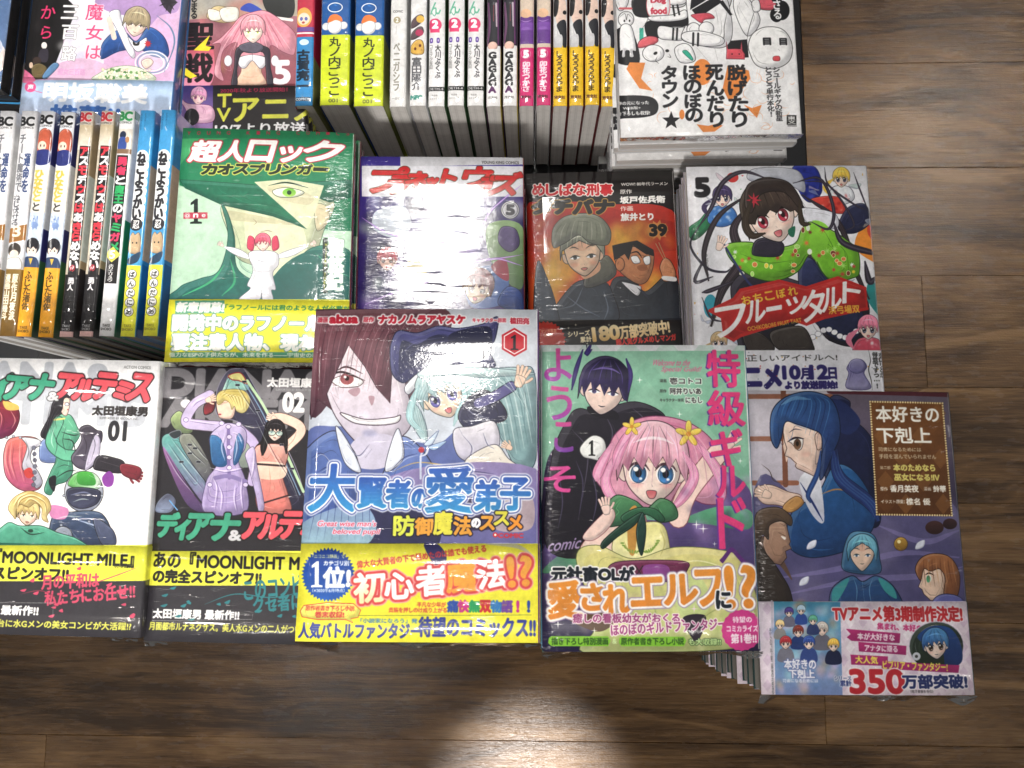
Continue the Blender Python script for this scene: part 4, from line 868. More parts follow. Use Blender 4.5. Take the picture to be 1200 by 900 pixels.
    c.T('「ラフノールには君のような人が必要だ」', 258, 682, 700, 702, '#2c8a5c', bold=.8)
    c.T('開発中のラフノールで', 78, 718, 640, 774, '#f4f4ec', bold=4, ol=((3, '#5a9488'),)); c.T('要注意人物、現わる!!', 78, 784, 660, 842, '#f4f4ec', bold=4, ol=((3, '#5a9488'),))
    c.B(60, 848, 720, 868, '#4aa07c'); c.T('強力なESPの子供たちが、未来を作る——宇宙史の転換点をえがく', 68, 850, 700, 866, '#f0f4e4', bold=.8)
    c.S('#7a2030')
# ---- planet: red title on white, violet lightning, volume 5
def art_planet():
    c = CV['planet'] = canvas('planet', base='#5a4a8c'); c.z(420, 180, 4.867)
    c.B(0, 0, 1000, 1300, '#3c2c88', '#221a48'); mottle(c, (40, 240, 940, 900), ['#a8b8d8', '#303048', '#7a4ab0', '#b8d8a0', '#d8d8e8', '#20182c'], 80, 60, .5, 11)
    c.P('750,400 940,420 940,760 820,700 740,560', '#8ab070', '#5a7a50'); c.P('820,420 900,430 920,520 860,560 800,500', '#54407c', ln='#1c1830', lw=3); c.P('620,700 720,640 840,660 860,760 820,860 640,870', '#4c6cb0')
    c.B(20, 15, 960, 75, '#3a2e90', '#4a3ca0'); c.P('240,15 960,15 960,60 240,75', '#d4d4da', sm=False); c.B(20, 70, 960, 245, '#e2e2ea')
    face(c, 680, 770, 84, 14, '#f0d2b4', '#6a2c34', '#8a4048', '#533', 'open', ew=.2, eh=.13, lw=3); face(c, 165, 610, 55, 0, '#e8c0b0', '#b03444', '#d86070', '#533', 'open', ew=.2, eh=.13, lw=2)
    c.P('800,860 850,760 930,790 940,900', '#2c50a8', '#18306c', ln='#101c3c', lw=3); c.P('260,640 330,600 400,700 350,760 280,720', '#d8cc9a'); c.P('100,330 260,300 300,420 200,480 90,430', '#b8c4d4'); c.P('760,640 840,600 860,720 800,700', '#a83c50')
    for p in ('20,365 120,430 220,470 370,520', '40,860 160,810 300,760 520,700', '940,575 820,595 700,610 560,650', '940,640 800,600 700,615', '930,180 830,260 740,350 700,480', '240,680 300,720 420,800'): c.L(p, '#9a50e0', 13, op=.6); c.L(p, '#e8c8ff', 5)
    for a, x0, y0, x1, y1 in (('プ', 70, 75, 270, 225), ('ラ', 170, 125, 290, 230), ('ネ', 275, 105, 400, 190), ('ッ', 390, 140, 450, 185), ('ト', 480, 90, 560, 185), ('ウ', 600, 75, 760, 190), ('ォ', 700, 125, 790, 200), ('ー', 760, 130, 830, 150), ('ズ', 760, 105, 925, 235)): c.T(a, x0, y0, x1, y1, '#d8242c', '#e04030', shear=.3, bold=8, ol=((3.5, '#4c3a20'),))
    c.E(868, 320, 52, 50, '#e8e8ee', ln='#444', lw=3); c.E(868, 320, 43, 41, '#e8e8ee', ln='#666', lw=3); c.T('5', 848, 292, 890, 348, '#3c3c44', bold=6)
    c.T('YOUNG KING COMICS', 702, 42, 920, 58, '#555', bold=.8); c.S('#9a2030')
# ---- meshi: two men back to back, flames, volume 39
def art_meshi():
    c = CV['meshi'] = canvas('meshi', base='#141012'); c.z(610, 190, 4.09)
    c.B(0, 30, 800, 1200, '#161214', '#161214'); c.P('20,230 200,190 420,200 760,260 760,760 20,760', '#c8281c', '#e0441c', sm=True); c.P('40,240 300,200 600,260 760,300 760,420 20,420', '#a82018', op=.5)
    for x, y, rx, ry in ((130, 620, 60, 180), (470, 400, 60, 100), (640, 620, 60, 110), (200, 480, 80, 140), (560, 340, 90, 60)): c.E(x, y, rx, ry, '#f0c030', soft=22, op=.75)
    mottle(c, (40, 300, 740, 720), ['#f8e060', '#e03018', '#f08028', '#a01810'], 40, 34, .4, 6); c.B(20, 40, 780, 190, '#161214', op=.75)
    # second man
    c.P('440,570 540,560 600,620 700,540 755,560 765,780 440,780', '#22262e', '#343c48', ln='#0c0e12', lw=3); c.P('500,575 560,590 580,600 560,640 490,580', '#e8e8ee', ln='#333', lw=2); c.P('560,600 600,630 620,660', '#334')
    c.P('460,420 620,410 640,480 615,560 575,585 520,560 470,510', '#d88a58', '#c07444', ln='#2c1408', lw=3); c.P('440,400 480,390 560,375 640,420 640,450 600,440 540,400 520,470 500,440 470,460 450,470', '#1a1416', sm=False); c.E(478, 490, 22, 32, '#cc7e4c', ln='#2c1408', lw=3)
    c.P('530,455 560,450 575,480 545,485', '#fff', ln='#222', lw=2); c.P('590,460 620,450 622,485 600,490', '#fff', ln='#222', lw=2); c.L('520,440 560,430 585,460', '#1a1010', 7); c.L('590,455 625,432', '#1a1010', 7); c.P('560,500 600,490 610,515 575,520', '#a86038'); c.L('570,545 600,540', '#54200f', 4)
    c.P('680,540 670,500 690,460 720,470 745,520 740,560 690,570', '#e09060', ln='#2c1408', lw=3); c.L('690,465 650,390', '#b89060', 4, tp=0); c.L('700,465 665,385', '#b89060', 4, tp=0); c.L('705,500 735,510', '#8c4a28', 3); c.L('700,520 735,530', '#8c4a28', 3); c.P('685,545 745,550 745,570 685,562', '#eee')
    # first man
    c.P('160,700 220,620 280,570 380,560 440,620 450,780 100,780', '#2c3440', '#46505e', ln='#0c0e12', lw=3); c.P('80,480 130,560 170,680 180,780 70,780', '#3a4656', ln='#0c0e12', lw=3)
    for p in ('220,640 300,700 380,740', '300,600 260,680 200,700', '400,620 420,700 400,760'): c.L(p, '#5e6a7c', 6)
    c.P('305,590 320,530 400,450 440,470 460,530 420,570 340,600', '#6c6c5c', '#50504a', ln='#1c1c18', lw=3); c.P('290,520 370,470 380,520 310,560', '#d8a07c')
    face(c, 300, 445, 98, -6, '#f0c8a4', '#8a907a', '#a8ac94', '#333', 'lips', ew=.24, eh=.09, lw=4, jaw=1.0, blush='#e08060', bangs=[(-1.12, .15), (-1.0, -.3), (-.6, -.5), (-.1, -.72), (.3, -.5), (.7, -.42), (.9, -.1), (1.05, .2)])
    c.P('150,370 160,310 210,262 300,245 380,262 430,320 430,380 400,400 330,385 280,350 220,385 190,400 160,410', '#8d937f', '#767b68', ln='#2c2e26', lw=3)
    for i in range(11): c.L([(200+i*20, 275+abs(i-5)*4), (175+i*24, 330), (165+i*25, 385-abs(i-5)*3)], '#b4b8a2' if i % 2 else '#5c604e', 5, op=.6)
    for i, ch in enumerate('めしばな刑事'): c.T(ch, 58+i*65, 104, 116+i*65, 160, '#d02830', bold=3, ol=((4.5, '#fbf6f0'),))
    for i, ch in enumerate('タチバナ'): c.T(ch, 56+i*100, 182, 146+i*100, 246, '#1a1614', shear=.12, bold=7, ol=((4, '#c89838'),))
    c.T('WOW! 80年代ラーメン', 482, 94, 710, 112, '#f4f0ea', bold=1); c.T('原作', 478, 130, 535, 152, '#f4f0ea', bold=.6); c.T('坂戸佐兵衛', 478, 162, 696, 196, '#f8f6f2', bold=2.5); c.T('作画', 480, 210, 540, 234, '#f4f0ea', bold=.6); c.T('旅井とり', 482, 244, 638, 280, '#f8f6f2', bold=2.5)
    burst(c, 662, 325, 32, 52, 9, '#d8843a'); c.T('39', 622, 298, 702, 352, '#1a1210', bold=5, ol=((3, '#e0a050'),))
    c.B(0, 755, 800, 1200, '#1c1a1c'); burst(c, 120, 860, 90, 100, 30, '#b8281c'); c.T('マンガ百貨', 98, 800, 172, 818, '#f0b090', bold=.8); c.T('受賞', 112, 820, 150, 836, '#f0b090', bold=.8)
    c.T('シリーズ', 228, 808, 332, 834, '#ecdcae', rot=-3, bold=1.3); c.T('累計', 288, 836, 340, 862, '#ecdcae', rot=-3, bold=1.5); c.T('180', 348, 788, 472, 852, '#f0deb0', '#c89848', rot=-5, bold=5); c.T('万部突破中!', 476, 770, 715, 834, '#f0deb0', '#d8b070', rot=-6, bold=3); c.T('超人気グルメめしマンガ', 460, 835, 746, 866, '#e0342c', rot=-4, bold=2)
    for x, y in ((230, 795), (265, 780), (425, 780), (490, 772), (560, 790), (600, 770), (660, 860), (320, 870)): star(c, x, y, 9, '#f4ecd0')
    c.S('#241c1c')
# ---- ochi: black haired girl in a patterned green kimono, volume 5
def art_ochi():
    c = CV['ochi'] = canvas('ochi', ppm=3800, base='#e8e8ee'); c.z(780, 180, 3.75)
    g = random.Random(3)
    for _ in range(60): c.P([(x0+g.uniform(-7, 7), y0+g.uniform(-7, 7)) for x0, y0 in [(g.uniform(100, 980), g.uniform(50, 900))]*4], g.choice(['#e04040', '#3aa0c0', '#e8b030', '#50b060', '#8050b0', '#303040']), sm=False)
    c.E(295, 105, 26, 22, '#d83030'); c.P('150,290 100,330 120,380 170,350 200,300 180,260', '#2a8a54', '#1c6a40', ln='#103c24', lw=2); c.P('860,330 920,310 960,480 840,420', '#f08c28'); c.E(930, 330, 40, 50, '#e04428'); c.E(198, 670, 30, 52, '#2aa0b8'); c.P('900,560 960,600 960,720 890,640', '#209090')
    # side figures
    def small(x, y, s, hc, cloth, cloth2):
        c.P([(x-s, y+s), (x-s*1.6, y+s*2.6), (x, y+s*3.2), (x+s*1.6, y+s*2.4), (x+s, y+s)], cloth, ln='#223', lw=2); mottle(c, (x-s, y+s, x+s, y+s*2.6), [cloth2, '#fff'], 10, 6, .8, int(x)); face(c, x, y, s, 0, '#f6dccb', hc, None, '#446', 'open', lw=1.5, brow=False); c.L([(x-s, y), (x-s*2, y+s), (x-s*1.5, y+s*2)], hc, s*.6)
    small(250, 195, 40, '#3c3058', '#3a78c8', '#d8e8f8'); small(775, 110, 36, '#e8c040', '#e0e4ea', '#d03838'); c.P('560,60 660,60 690,160 640,215 590,170', '#2434b0', '#1c2880', ln='#101848', lw=2); mottle(c, (570, 70, 680, 200), ['#5060d8', '#101860'], 14, 9, .8, 3); c.P('640,200 760,190 790,260 700,250', '#d83c30', ln='#501010', lw=2); mottle(c, (650, 200, 780, 250), ['#f0e0d0', '#a01818'], 12, 7, .8, 2)
    c.P('760,330 800,240 880,220 905,300 830,350', '#2c3052', '#1c2040', ln='#10122c', lw=2); c.P('360,110 380,70 480,60 590,80 610,170 500,110 420,130', '#d0d4de', '#a4a8b8', ln='#556', lw=2)
    for _ in range(26): x, y = g.uniform(120, 950), g.uniform(60, 880); c.P([(x+g.uniform(-34, 34), y+g.uniform(-26, 26)) for _k in range(5)], g.choice(['#c4ccdc', '#9aa8c8', '#d8b8c8', '#a8c8c0', '#5c6488', '#e0c8a0', '#b0b0c4']), op=.55, ln='#778', lw=1)
    for p, w_ in (('380,220 300,330 330,470 250,600 200,760', 44), ('590,210 660,340 640,480 760,620 800,780', 40), ('600,180 760,300 840,520 900,640', 26), ('360,180 230,280 170,430 190,560', 24)): lock(c, p, w_, '#2a2228', '#5a4c54', 5)
    # girl
    c.P('600,240 740,260 760,320 700,330 620,300', '#e4e6f0', ln='#445', lw=2)
    c.P('340,900 290,640 300,560 380,520 580,560 700,640 860,620 900,700 850,840 720,820 640,730 500,800 450,900', '#2a2434', '#1c1826', ln='#0c0a12', lw=3); c.P('590,480 640,460 720,560 800,640 870,700 850,800 760,820 640,720 590,600', '#2c3460', '#1e2446', ln='#0e1228', lw=3)
    for i in range(12): c.E(600+i*24, 790+18*math.sin(i), 14, 12, '#f4f4fa', ln='#556', lw=1.5)
    c.P('470,780 600,760 650,840 640,870 520,870 470,830', '#4a423c', '#332c2a', ln='#14100e', lw=3); c.P('340,790 420,790 480,860 380,880', '#3c3430', ln='#14100e', lw=3)
    c.P('270,400 380,390 400,420 560,400 600,330 640,300 720,330 800,380 850,430 855,520 830,545 740,560 690,520 640,440 580,520 480,560 380,540 290,470', '#7cc828', '#62b01c', ln='#204008', lw=4)
    c.P('640,300 720,330 690,470 640,440', '#8cd838', '#6cb824'); c.L('650,455 690,520 720,555', '#2c5a10', 4); c.L('330,440 440,480 560,470', '#3c7014', 3); c.L('700,340 740,420 745,500', '#3c7014', 3)
    for _ in range(46):
        x, y = g.choice([(g.uniform(300, 600), g.uniform(430, 540)), (g.uniform(570, 700), g.uniform(320, 450)), (g.uniform(690, 840), g.uniform(380, 540))]); q = g.choice(['#d8e8d8', '#b84830', '#e8d030', '#e07838', '#a0e060', '#803828'])
        if g.random() < .5: burst(c, x, y, 5, g.uniform(10, 19), 7, q)
        else: c.E(x, y, g.uniform(6, 13), g.uniform(6, 13), q, ln='#f0f0c0', lw=2)
    c.P('380,430 400,380 470,370 520,400 500,450 400,450', '#2c2838', ln='#100c18', lw=3)
    for p, w_ in (('240,370 300,470 360,560 400,600', 10),): c.L(p, '#2c3468', w_, tp=0)
    hand(c, 240, 400, 34, 20, '#f4d8c8'); c.L('160,300 110,400 180,500 260,520 290,500', '#2a2838', 12)
    for p, w_ in (('450,110 340,80 250,130 200,240 140,330', 22), ('560,130 680,110 740,240 720,330 640,300', 16), ('600,120 720,140 830,300 790,340', 10), ('740,300 780,390 900,430 920,430', 30), ('300,560 200,600 160,610', 20), ('880,470 900,560 930,540', 30), ('700,60 720,140 830,220 900,250', 10), ('830,80 860,160 900,260', 8), ('180,440 130,560 210,540', 16), ('160,630 200,720 260,740', 10)): c.L(p, '#2a2432', w_); c.L(p, '#4a4252', w_*.3)
    face(c, 468, 272, 118, -20, '#f8dfcf', '#33291f', '#4a3a34', '#c8344c', 'open', ew=.24, eh=.26, lw=3, bangs=[(-1.1, .6), (-.95, 0), (-.7, .1), (-.5, -.2), (-.25, -.05), (0, -.22), (.2, -.02), (.45, -.2), (.7, .1), (.88, .1), (1.08, .6)])
    c.P('350,230 360,140 440,110 540,125 600,210 590,240 520,170 420,180 380,260', '#2f2522', '#40322c', ln='#120c0a', lw=3); burst(c, 388, 205, 12, 36, 8, '#b82838'); lock(c, '380,200 350,300 380,360 440,350', 34, '#33291f', '#54463c'); lock(c, '590,200 600,300 640,310', 24, '#33291f', '#54463c')
    c.P('540,335 570,320 565,365 545,360', '#1f6a50')
    small(895, 770, 44, '#e87a98', '#d84860', '#f0c0d0'); small(235, 830, 34, '#c0a070', '#555', '#ccc')
    # title
    c.P('195,690 300,640 330,600 500,560 620,590 760,545 880,590 890,680 700,720 620,750 560,730 330,800 300,820 260,800 250,720', '#cc2420', sm=False, ln='#cc2420', lw=14)
    for i, ch in enumerate('おちこぼれ'): c.T(ch, 335+i*51, 625-i*10, 375+i*51, 663-i*10, '#f0c030', rot=-10, bold=1.5)
    for a, x0, y0, x1, y1 in (('フ', 215, 670, 350, 800), ('ル', 355, 645, 440, 740), ('ー', 445, 672, 510, 688), ('ツ', 530, 630, 620, 700), ('タ', 600, 600, 700, 735), ('ル', 690, 590, 775, 690), ('ト', 780, 560, 860, 650)): c.T(a, x0, y0, x1, y1, '#f6f2f0', rot=-9, shear=.25, bold=3)
    c.T('浜弓場双', 718, 668, 855, 702, '#e8a830', rot=-3, bold=1.5); c.T('OCHIKOBORE FRUIT TART', 360, 742, 600, 760, '#e8b030', rot=-9, bold=.5); c.T('5', 132, 108, 190, 188, '#1c1a20', bold=8); c.T('by HAMAYUMIBA SOU', 178, 440, 190, 540, '#333', vert=True)
    # band
    c.z(800, 390, 4.615); c.B(0, 94, 1180, 600, '#e9e9f0', '#e2e2ec'); c.T('正しいアイドルへ!', 350, 120, 835, 152, '#333', bold=.5); c.T('アニメ', 230, 182, 525, 298, '#2a2070', bold=9)
    for _ in range(40): x, y = g.uniform(100, 1100), g.uniform(100, 300); c.B(x, y, x+7, y+6, g.choice(['#c83c3c', '#e0b040', '#a0a8b8', '#c89070']))
    c.T('10', 545, 182, 632, 248, '#2a2070', bold=6); c.T('月', 640, 194, 688, 250, '#2a2070', bold=3.5); c.T('12', 692, 178, 784, 248, '#2a2070', bold=6); c.T('日', 792, 190, 832, 248, '#2a2070', bold=3.5); c.T('より放送開始!', 558, 262, 835, 302, '#2a2070', bold=3.5)
    c.P('890,300 900,220 890,190 920,150 970,145 1000,180 985,220 1020,300', '#6a64a0', '#a8a4d0', ln='#3a3470', lw=3); c.E(945, 180, 46, 40, '#a09cc8', '#6a66a4', ln='#3a3470', lw=2); c.L('1010,94 1020,150 1010,200 1025,260 1030,310', '#222', 5)
    c.T('ポロリとか', 1068, 104, 1100, 240, '#222', vert=True, bold=1.4); c.T('得意ですっ…!', 1036, 104, 1066, 300, '#222', vert=True, bold=1.4)
    c.S('#b8b0bc')
# ---- nuge: black line drawings on white, orange lower part
def art_nuge():
    c = CV['nuge'] = canvas('nuge', ppm=3800, base='#f0f0f2'); c.z(715, 0, 5.217)
    c.P('0,-700 1100,-700 1100,380 20,380', '#f0f0f2', sm=False); g = random.Random(5)
    for _ in range(26):                                   # crowd above, out of the picture
        x, y = g.uniform(40, 1000), g.uniform(-640, -60); c.E(x, y, 60, 66, '#f4f4f6', ln='#222', lw=4); c.P([(x-70, y+60), (x+70, y+60), (x+60, y+170), (x-60, y+170)], g.choice(['#f4f4f6', '#26262a', '#e85a6a', '#fff']), ln='#222', lw=4)
    c.P('30,190 130,180 180,380 30,370', '#26262a'); c.P('215,140 330,120 500,110 460,160 330,170 300,230 240,250', '#232327'); c.P('720,250 840,240 850,350 720,360', '#232327', sm=False)
    ln = dict(ln='#2c2c30', lw=3.5)
    c.P('55,60 100,40 110,-20 30,-30', '#f4f4f6', **ln); c.L('60,48 130,50', '#d86068', 14, tp=0); c.E(98, 115, 48, 48, '#f6f6f8', **ln); c.L('50,110 90,80 100,120 110,85 145,120', '#333', 3); c.E(88, 125, 5, 8, '#222'); c.E(120, 125, 5, 8, '#222')
    c.P('65,160 130,160 160,300 140,310 145,345 120,345 118,310 95,310 92,345 72,345 75,305 60,300', '#f6f6f8', **ln); c.L('90,200 120,230', '#444', 3); c.B(180, 170, 205, 245, '#3ab8a0'); c.L('210,-20 235,100 180,200', '#444', 3)
    c.P('235,-20 355,-20 350,105 240,95', '#f6f6f8', ln='#d05060', lw=4); c.T('Dog', 250, -15, 340, 25, '#d83850', bold=3); c.T('food', 250, 45, 345, 85, '#d83850', bold=3)
    c.P('240,100 380,90 460,60 470,110 380,130 260,128', '#f6f6f8', **ln); c.L('385,35 395,95', '#2c2c30', 12, tp=0); c.L('412,30 424,88', '#2c2c30', 12, tp=0); c.P('300,160 400,170 460,170 450,240 380,245 300,230', '#f6f6f8', **ln); c.L('388,172 384,242', '#2c2c30', 12, tp=0); c.L('412,172 408,242', '#2c2c30', 12, tp=0)
    c.P('480,-60 680,-60 740,90 745,230 690,290 560,280 440,240 460,160 480,140', '#f8f8fa', **ln); c.P('490,60 640,-30 590,-60 500,-30', '#232327', sm=False); c.P('540,110 690,10 640,-20 500,60', '#232327', sm=False); c.P('500,90 600,80 640,110 580,120 560,140 520,115', '#e05060', ln='#602030', lw=3); c.P('690,0 750,90 735,95 670,15', '#232327', sm=False)
    c.E(512, 180, 42, 42, '#f8f8fa', **ln); c.E(590, 175, 46, 42, '#f8f8fa', **ln); c.L('720,60 700,160 690,250 600,285', '#333', 3.5); c.P('450,200 560,190 690,230 680,275 560,280 450,245', '#f8f8fa', **ln); c.L('510,202 508,276', '#2c2c30', 13, tp=0); c.L('540,204 538,278', '#2c2c30', 13, tp=0)
    c.L('530,290 600,370', '#444', 3); c.L('640,290 660,370', '#444', 3); c.P('770,-30 830,-30 920,120 840,220 760,60', '#f6f6f8', **ln); c.L('780,30 850,150', '#555', 3); c.L('900,20 850,180 840,240', '#444', 4); c.P('870,10 910,0 920,60 880,70', '#f6f6f8', **ln)
    c.P('175,290 180,250 230,222 285,228 290,255 240,280', '#e8606a', ln='#702030', lw=4); c.E(265, 325, 66, 52, '#f6f6f8', **ln); c.E(278, 325, 13, 9, '#222', rot=-30); c.E(350, 310, 12, 9, '#222'); c.L('290,345 280,370 300,390', '#444', 4); c.L('350,345 372,350 362,330', '#444', 4); c.P('395,300 450,265 500,290 520,370 430,380', '#f6f6f8', **ln); c.P('445,318 470,308 505,352 500,368', '#30b090', ln='#106050', lw=3)
    c.P('712,360 715,310 712,250 722,300 770,298 800,300 805,250 812,310 825,330 825,362', '#e8505e', ln='#702030', lw=3, sm=False); c.E(748, 330, 5, 4, '#301018'); c.E(792, 330, 5, 4, '#301018')
    c.P('855,320 850,260 880,200 950,165 1050,172 1105,230 1120,310 1090,380 1000,420 900,400', '#fafafa', ln='#333', lw=4); c.T('目', 940, 230, 984, 274, '#1c1c20', bold=3); c.T('目', 1042, 230, 1084, 272, '#1c1c20', bold=3); c.L('1030,295 1042,308', '#222', 4); c.P('1003,345 1038,342 1040,368 1003,368', '#e04a50', ln='#701c24', lw=3)
    c.E(1022, -20, 36, 40, '#1c1c20'); c.E(1055, 60, 48, 60, '#1c1c20'); c.E(1020, 90, 40, 44, '#1c1c20'); c.T('さる', 1000, -10, 1050, 120, '#f6f6f8', vert=True, bold=2)
    # lower orange part
    og = '#f08a3c'; c.P('120,380 215,383 190,480 260,555 180,540 100,420', og, sm=False); c.P('720,400 850,430 860,480 800,560 730,620 690,540', og, sm=False); c.E(565, 440, 60, 80, og); c.P('530,760 600,770 660,755 690,768 640,805 570,808', og, sm=False); c.P('820,640 870,660 930,640 900,720', og, sm=False); c.E(440, 700, 16, 30, og)
    for _ in range(34):
        x, y = g.uniform(50, 1120), g.uniform(440, 800); r = g.uniform(14, 60); a = g.uniform(0, 6.3); c.L([(x+r*math.cos(a+t), y+r*.8*math.sin(a+t)) for t in (0, .6, 1.2, 1.8, 2.6)], '#f0a878', 2.6)
    for x in (905, 920, 955): c.L([(x, 420), (x-12, 480)], '#f0a070', 3)
    for s_, x0, x1, y0, y1 in (('脱げたり', 725, 845, 385, 785), ('死んだり', 592, 700, 385, 785), ('ほのぼの', 455, 560, 390, 755), ('タウン', 318, 412, 395, 665)): c.T(s_, x0, y0, x1, y1, '#2a2a2e', vert=True, bold=4.5)
    star(c, 374, 738, 58, '#2a2a2e', .42, 5)
    c.T('シュールギャグの新星', 1008, 400, 1050, 745, '#2a2a2e', vert=True, bold=1.3); c.T('とうとう単行本化!', 958, 400, 1002, 720, '#2a2a2e', vert=True, bold=1.3)
    c.P('10,600 100,582 240,590 292,630 285,690 220,715 100,722 10,715', '#2a2a2e'); c.T('本作の元になった', 20, 618, 236, 640, '#f0f0f0', bold=1.4); c.T('WEB版+', 80, 650, 186, 668, '#f0f0f0', bold=1.2); c.T('描き下ろしも収録!', 20, 680, 242, 704, '#f0f0f0', bold=1.4)
    c.B(1085, 700, 1145, 760, '#222'); c.T('東文', 1090, 705, 1140, 755, '#f0f0f0', vert=True, bold=1); c.B(1090, 764, 1148, 769, '#444')
    c.S('#d0d0d4')
# ---- majo: couple in white and blue on pink
def art_majo():
    c = CV['majo'] = canvas('majo', base='#e8b8d8'); c.z(0, 0, 5)
    c.B(0, -700, 1100, 480, '#d8b4dc', '#d0a4cc'); c.P('150,-700 480,-700 480,60 380,200 330,460 120,470 150,-20', '#1c1a1c', '#161416', sm=False); mottle(c, (160, -300, 400, 440), ['#3a3438', '#080808'], 20, 40, .4, 2)
    c.P('400,-20 560,-60 700,20 740,150 620,300 580,460 320,470 380,230 440,60', '#e9e6f0', '#d4d0e4'); mottle(c, (360, 60, 600, 440), ['#c0bcd8', '#fff', '#d8c8e0'], 30, 34, .5, 5)
    c.P('300,470 330,380 480,340 620,380 700,470', '#d8b0d0'); c.P('560,0 700,-60 900,-80 1040,-40 1040,60 940,90 860,160 760,100 620,60', '#b894cc', '#a888c0'); c.P('940,0 990,-40 1040,10 1010,40 1000,80 960,40', '#3a3440', sm=False); burst(c, 985, 10, 18, 60, 7, '#2c2830')
    c.P('590,300 610,240 680,180 740,190 800,240 870,160 950,200 985,270 980,330 900,330 820,290 700,300 600,345', '#2a5aa8', '#1e4488', ln='#101c40', lw=3); c.P('640,80 700,60 720,140 790,300 780,340 740,290 690,180', '#ececf4', ln='#667', lw=3); c.L('640,110 660,180 670,220', '#e8cfc0', 30, tp=0)
    c.P('750,215 800,250 860,220 850,280 800,300', '#f4f4f8', ln='#445', lw=3); c.P('780,240 800,255 820,240 815,265 785,265', '#222'); face(c, 800, 140, 72, 12, '#f4d8c4', '#9a8a68', '#b8a684', '#655', 'line', ew=.2, eh=.07, lw=3, ears=False, bangs=[(-1.1, .4), (-.9, .0), (-.6, .3), (-.3, -.1), (0, .2), (.3, -.15), (.6, .15), (.85, 0), (1.1, .3)])
    burst(c, 868, 255, 12, 25, 8, '#c02c34'); c.E(900, 350, 86, 56, '#d8d0e0', op=.5); 
    for r in (70, 84, 96): c.L([(890+r*math.cos(t), 365+r*.7*math.sin(t)) for t in np.linspace(0, 6.2, 24)], '#e8ecf4' if r != 84 else '#7090b8', 6, tp=0)
    c.L('920,90 1000,160 1020,260 960,420', '#5a7ca0', 10); c.P('830,360 870,340 900,360 880,390 850,400', '#f0d4c4', ln='#5a4040', lw=2)
    c.P('560,470 580,430 660,395 760,385 850,410 900,470', '#d8e4c8', ln='#6a8a58', lw=3); g = random.Random(8)
    for _ in range(80): x = g.uniform(585, 880); y = g.uniform(405, 462); c.E(x, y, 9, 8, g.choice(['#f4f4e8', '#e8e4b8', '#6aa050', '#4a8840', '#f0d8c8']), ln='#7a8a68', lw=1)
    c.E(258, 265, 17, 20, '#e8e0dc'); c.P('235,290 280,290 275,360 225,350', '#34303c'); c.E(215, 355, 26, 24, '#3a2c28'); c.P('185,390 230,370 275,400 250,460 195,450', '#6a5a38', ln='#221', lw=2); c.P('250,440 310,370 345,385 270,462', '#5a88b8', ln='#223', lw=2); c.E(180, 380, 12, 18, '#d8b8a0')
    pk = '#e8457c'
    for ch, y0, y1 in (('魔', 20, 120), ('女', 145, 235), ('は', 265, 345)): c.T(ch, 505, y0, 605 if ch != 'は' else 590, y1, pk, bold=1.3, ol=((3, '#fbeef4'),))
    for ch, y0, y1 in (('三', 30, 110), ('百', 145, 230), ('路', 270, 355)): c.T(ch, 362, y0, 458 if ch != '路' else 448, y1, '#f4f2f6', bold=2, ol=((2, '#555'),))
    for ch, y0, y1 in (('か', 30, 110), ('ら', 150, 225)): c.T(ch, 240, y0, 325 if ch == 'か' else 300, y1, '#e8306c', bold=1.2)
    c.T('魔女三百路', 340, 400, 500, 440, '#d890c8', bold=1.5, op=.6)
    c.B(90, 470, 1060, 760, '#9fc0e4', '#c0cce8'); c.P('130,400 210,470 130,480', '#f070a0'); c.E(178, 510, 34, 30, '#e8508c'); c.T('声', 162, 494, 196, 526, '#fff', bold=1); c.L('200,530 250,545', '#e8508c', 14); c.T('明坂聡美', 262, 488, 860, 600, '#f4f6fa', bold=6); c.T('推薦!!', 300, 620, 700, 720, '#2c60b0', bold=5)
    c.S('#3a6aa8')
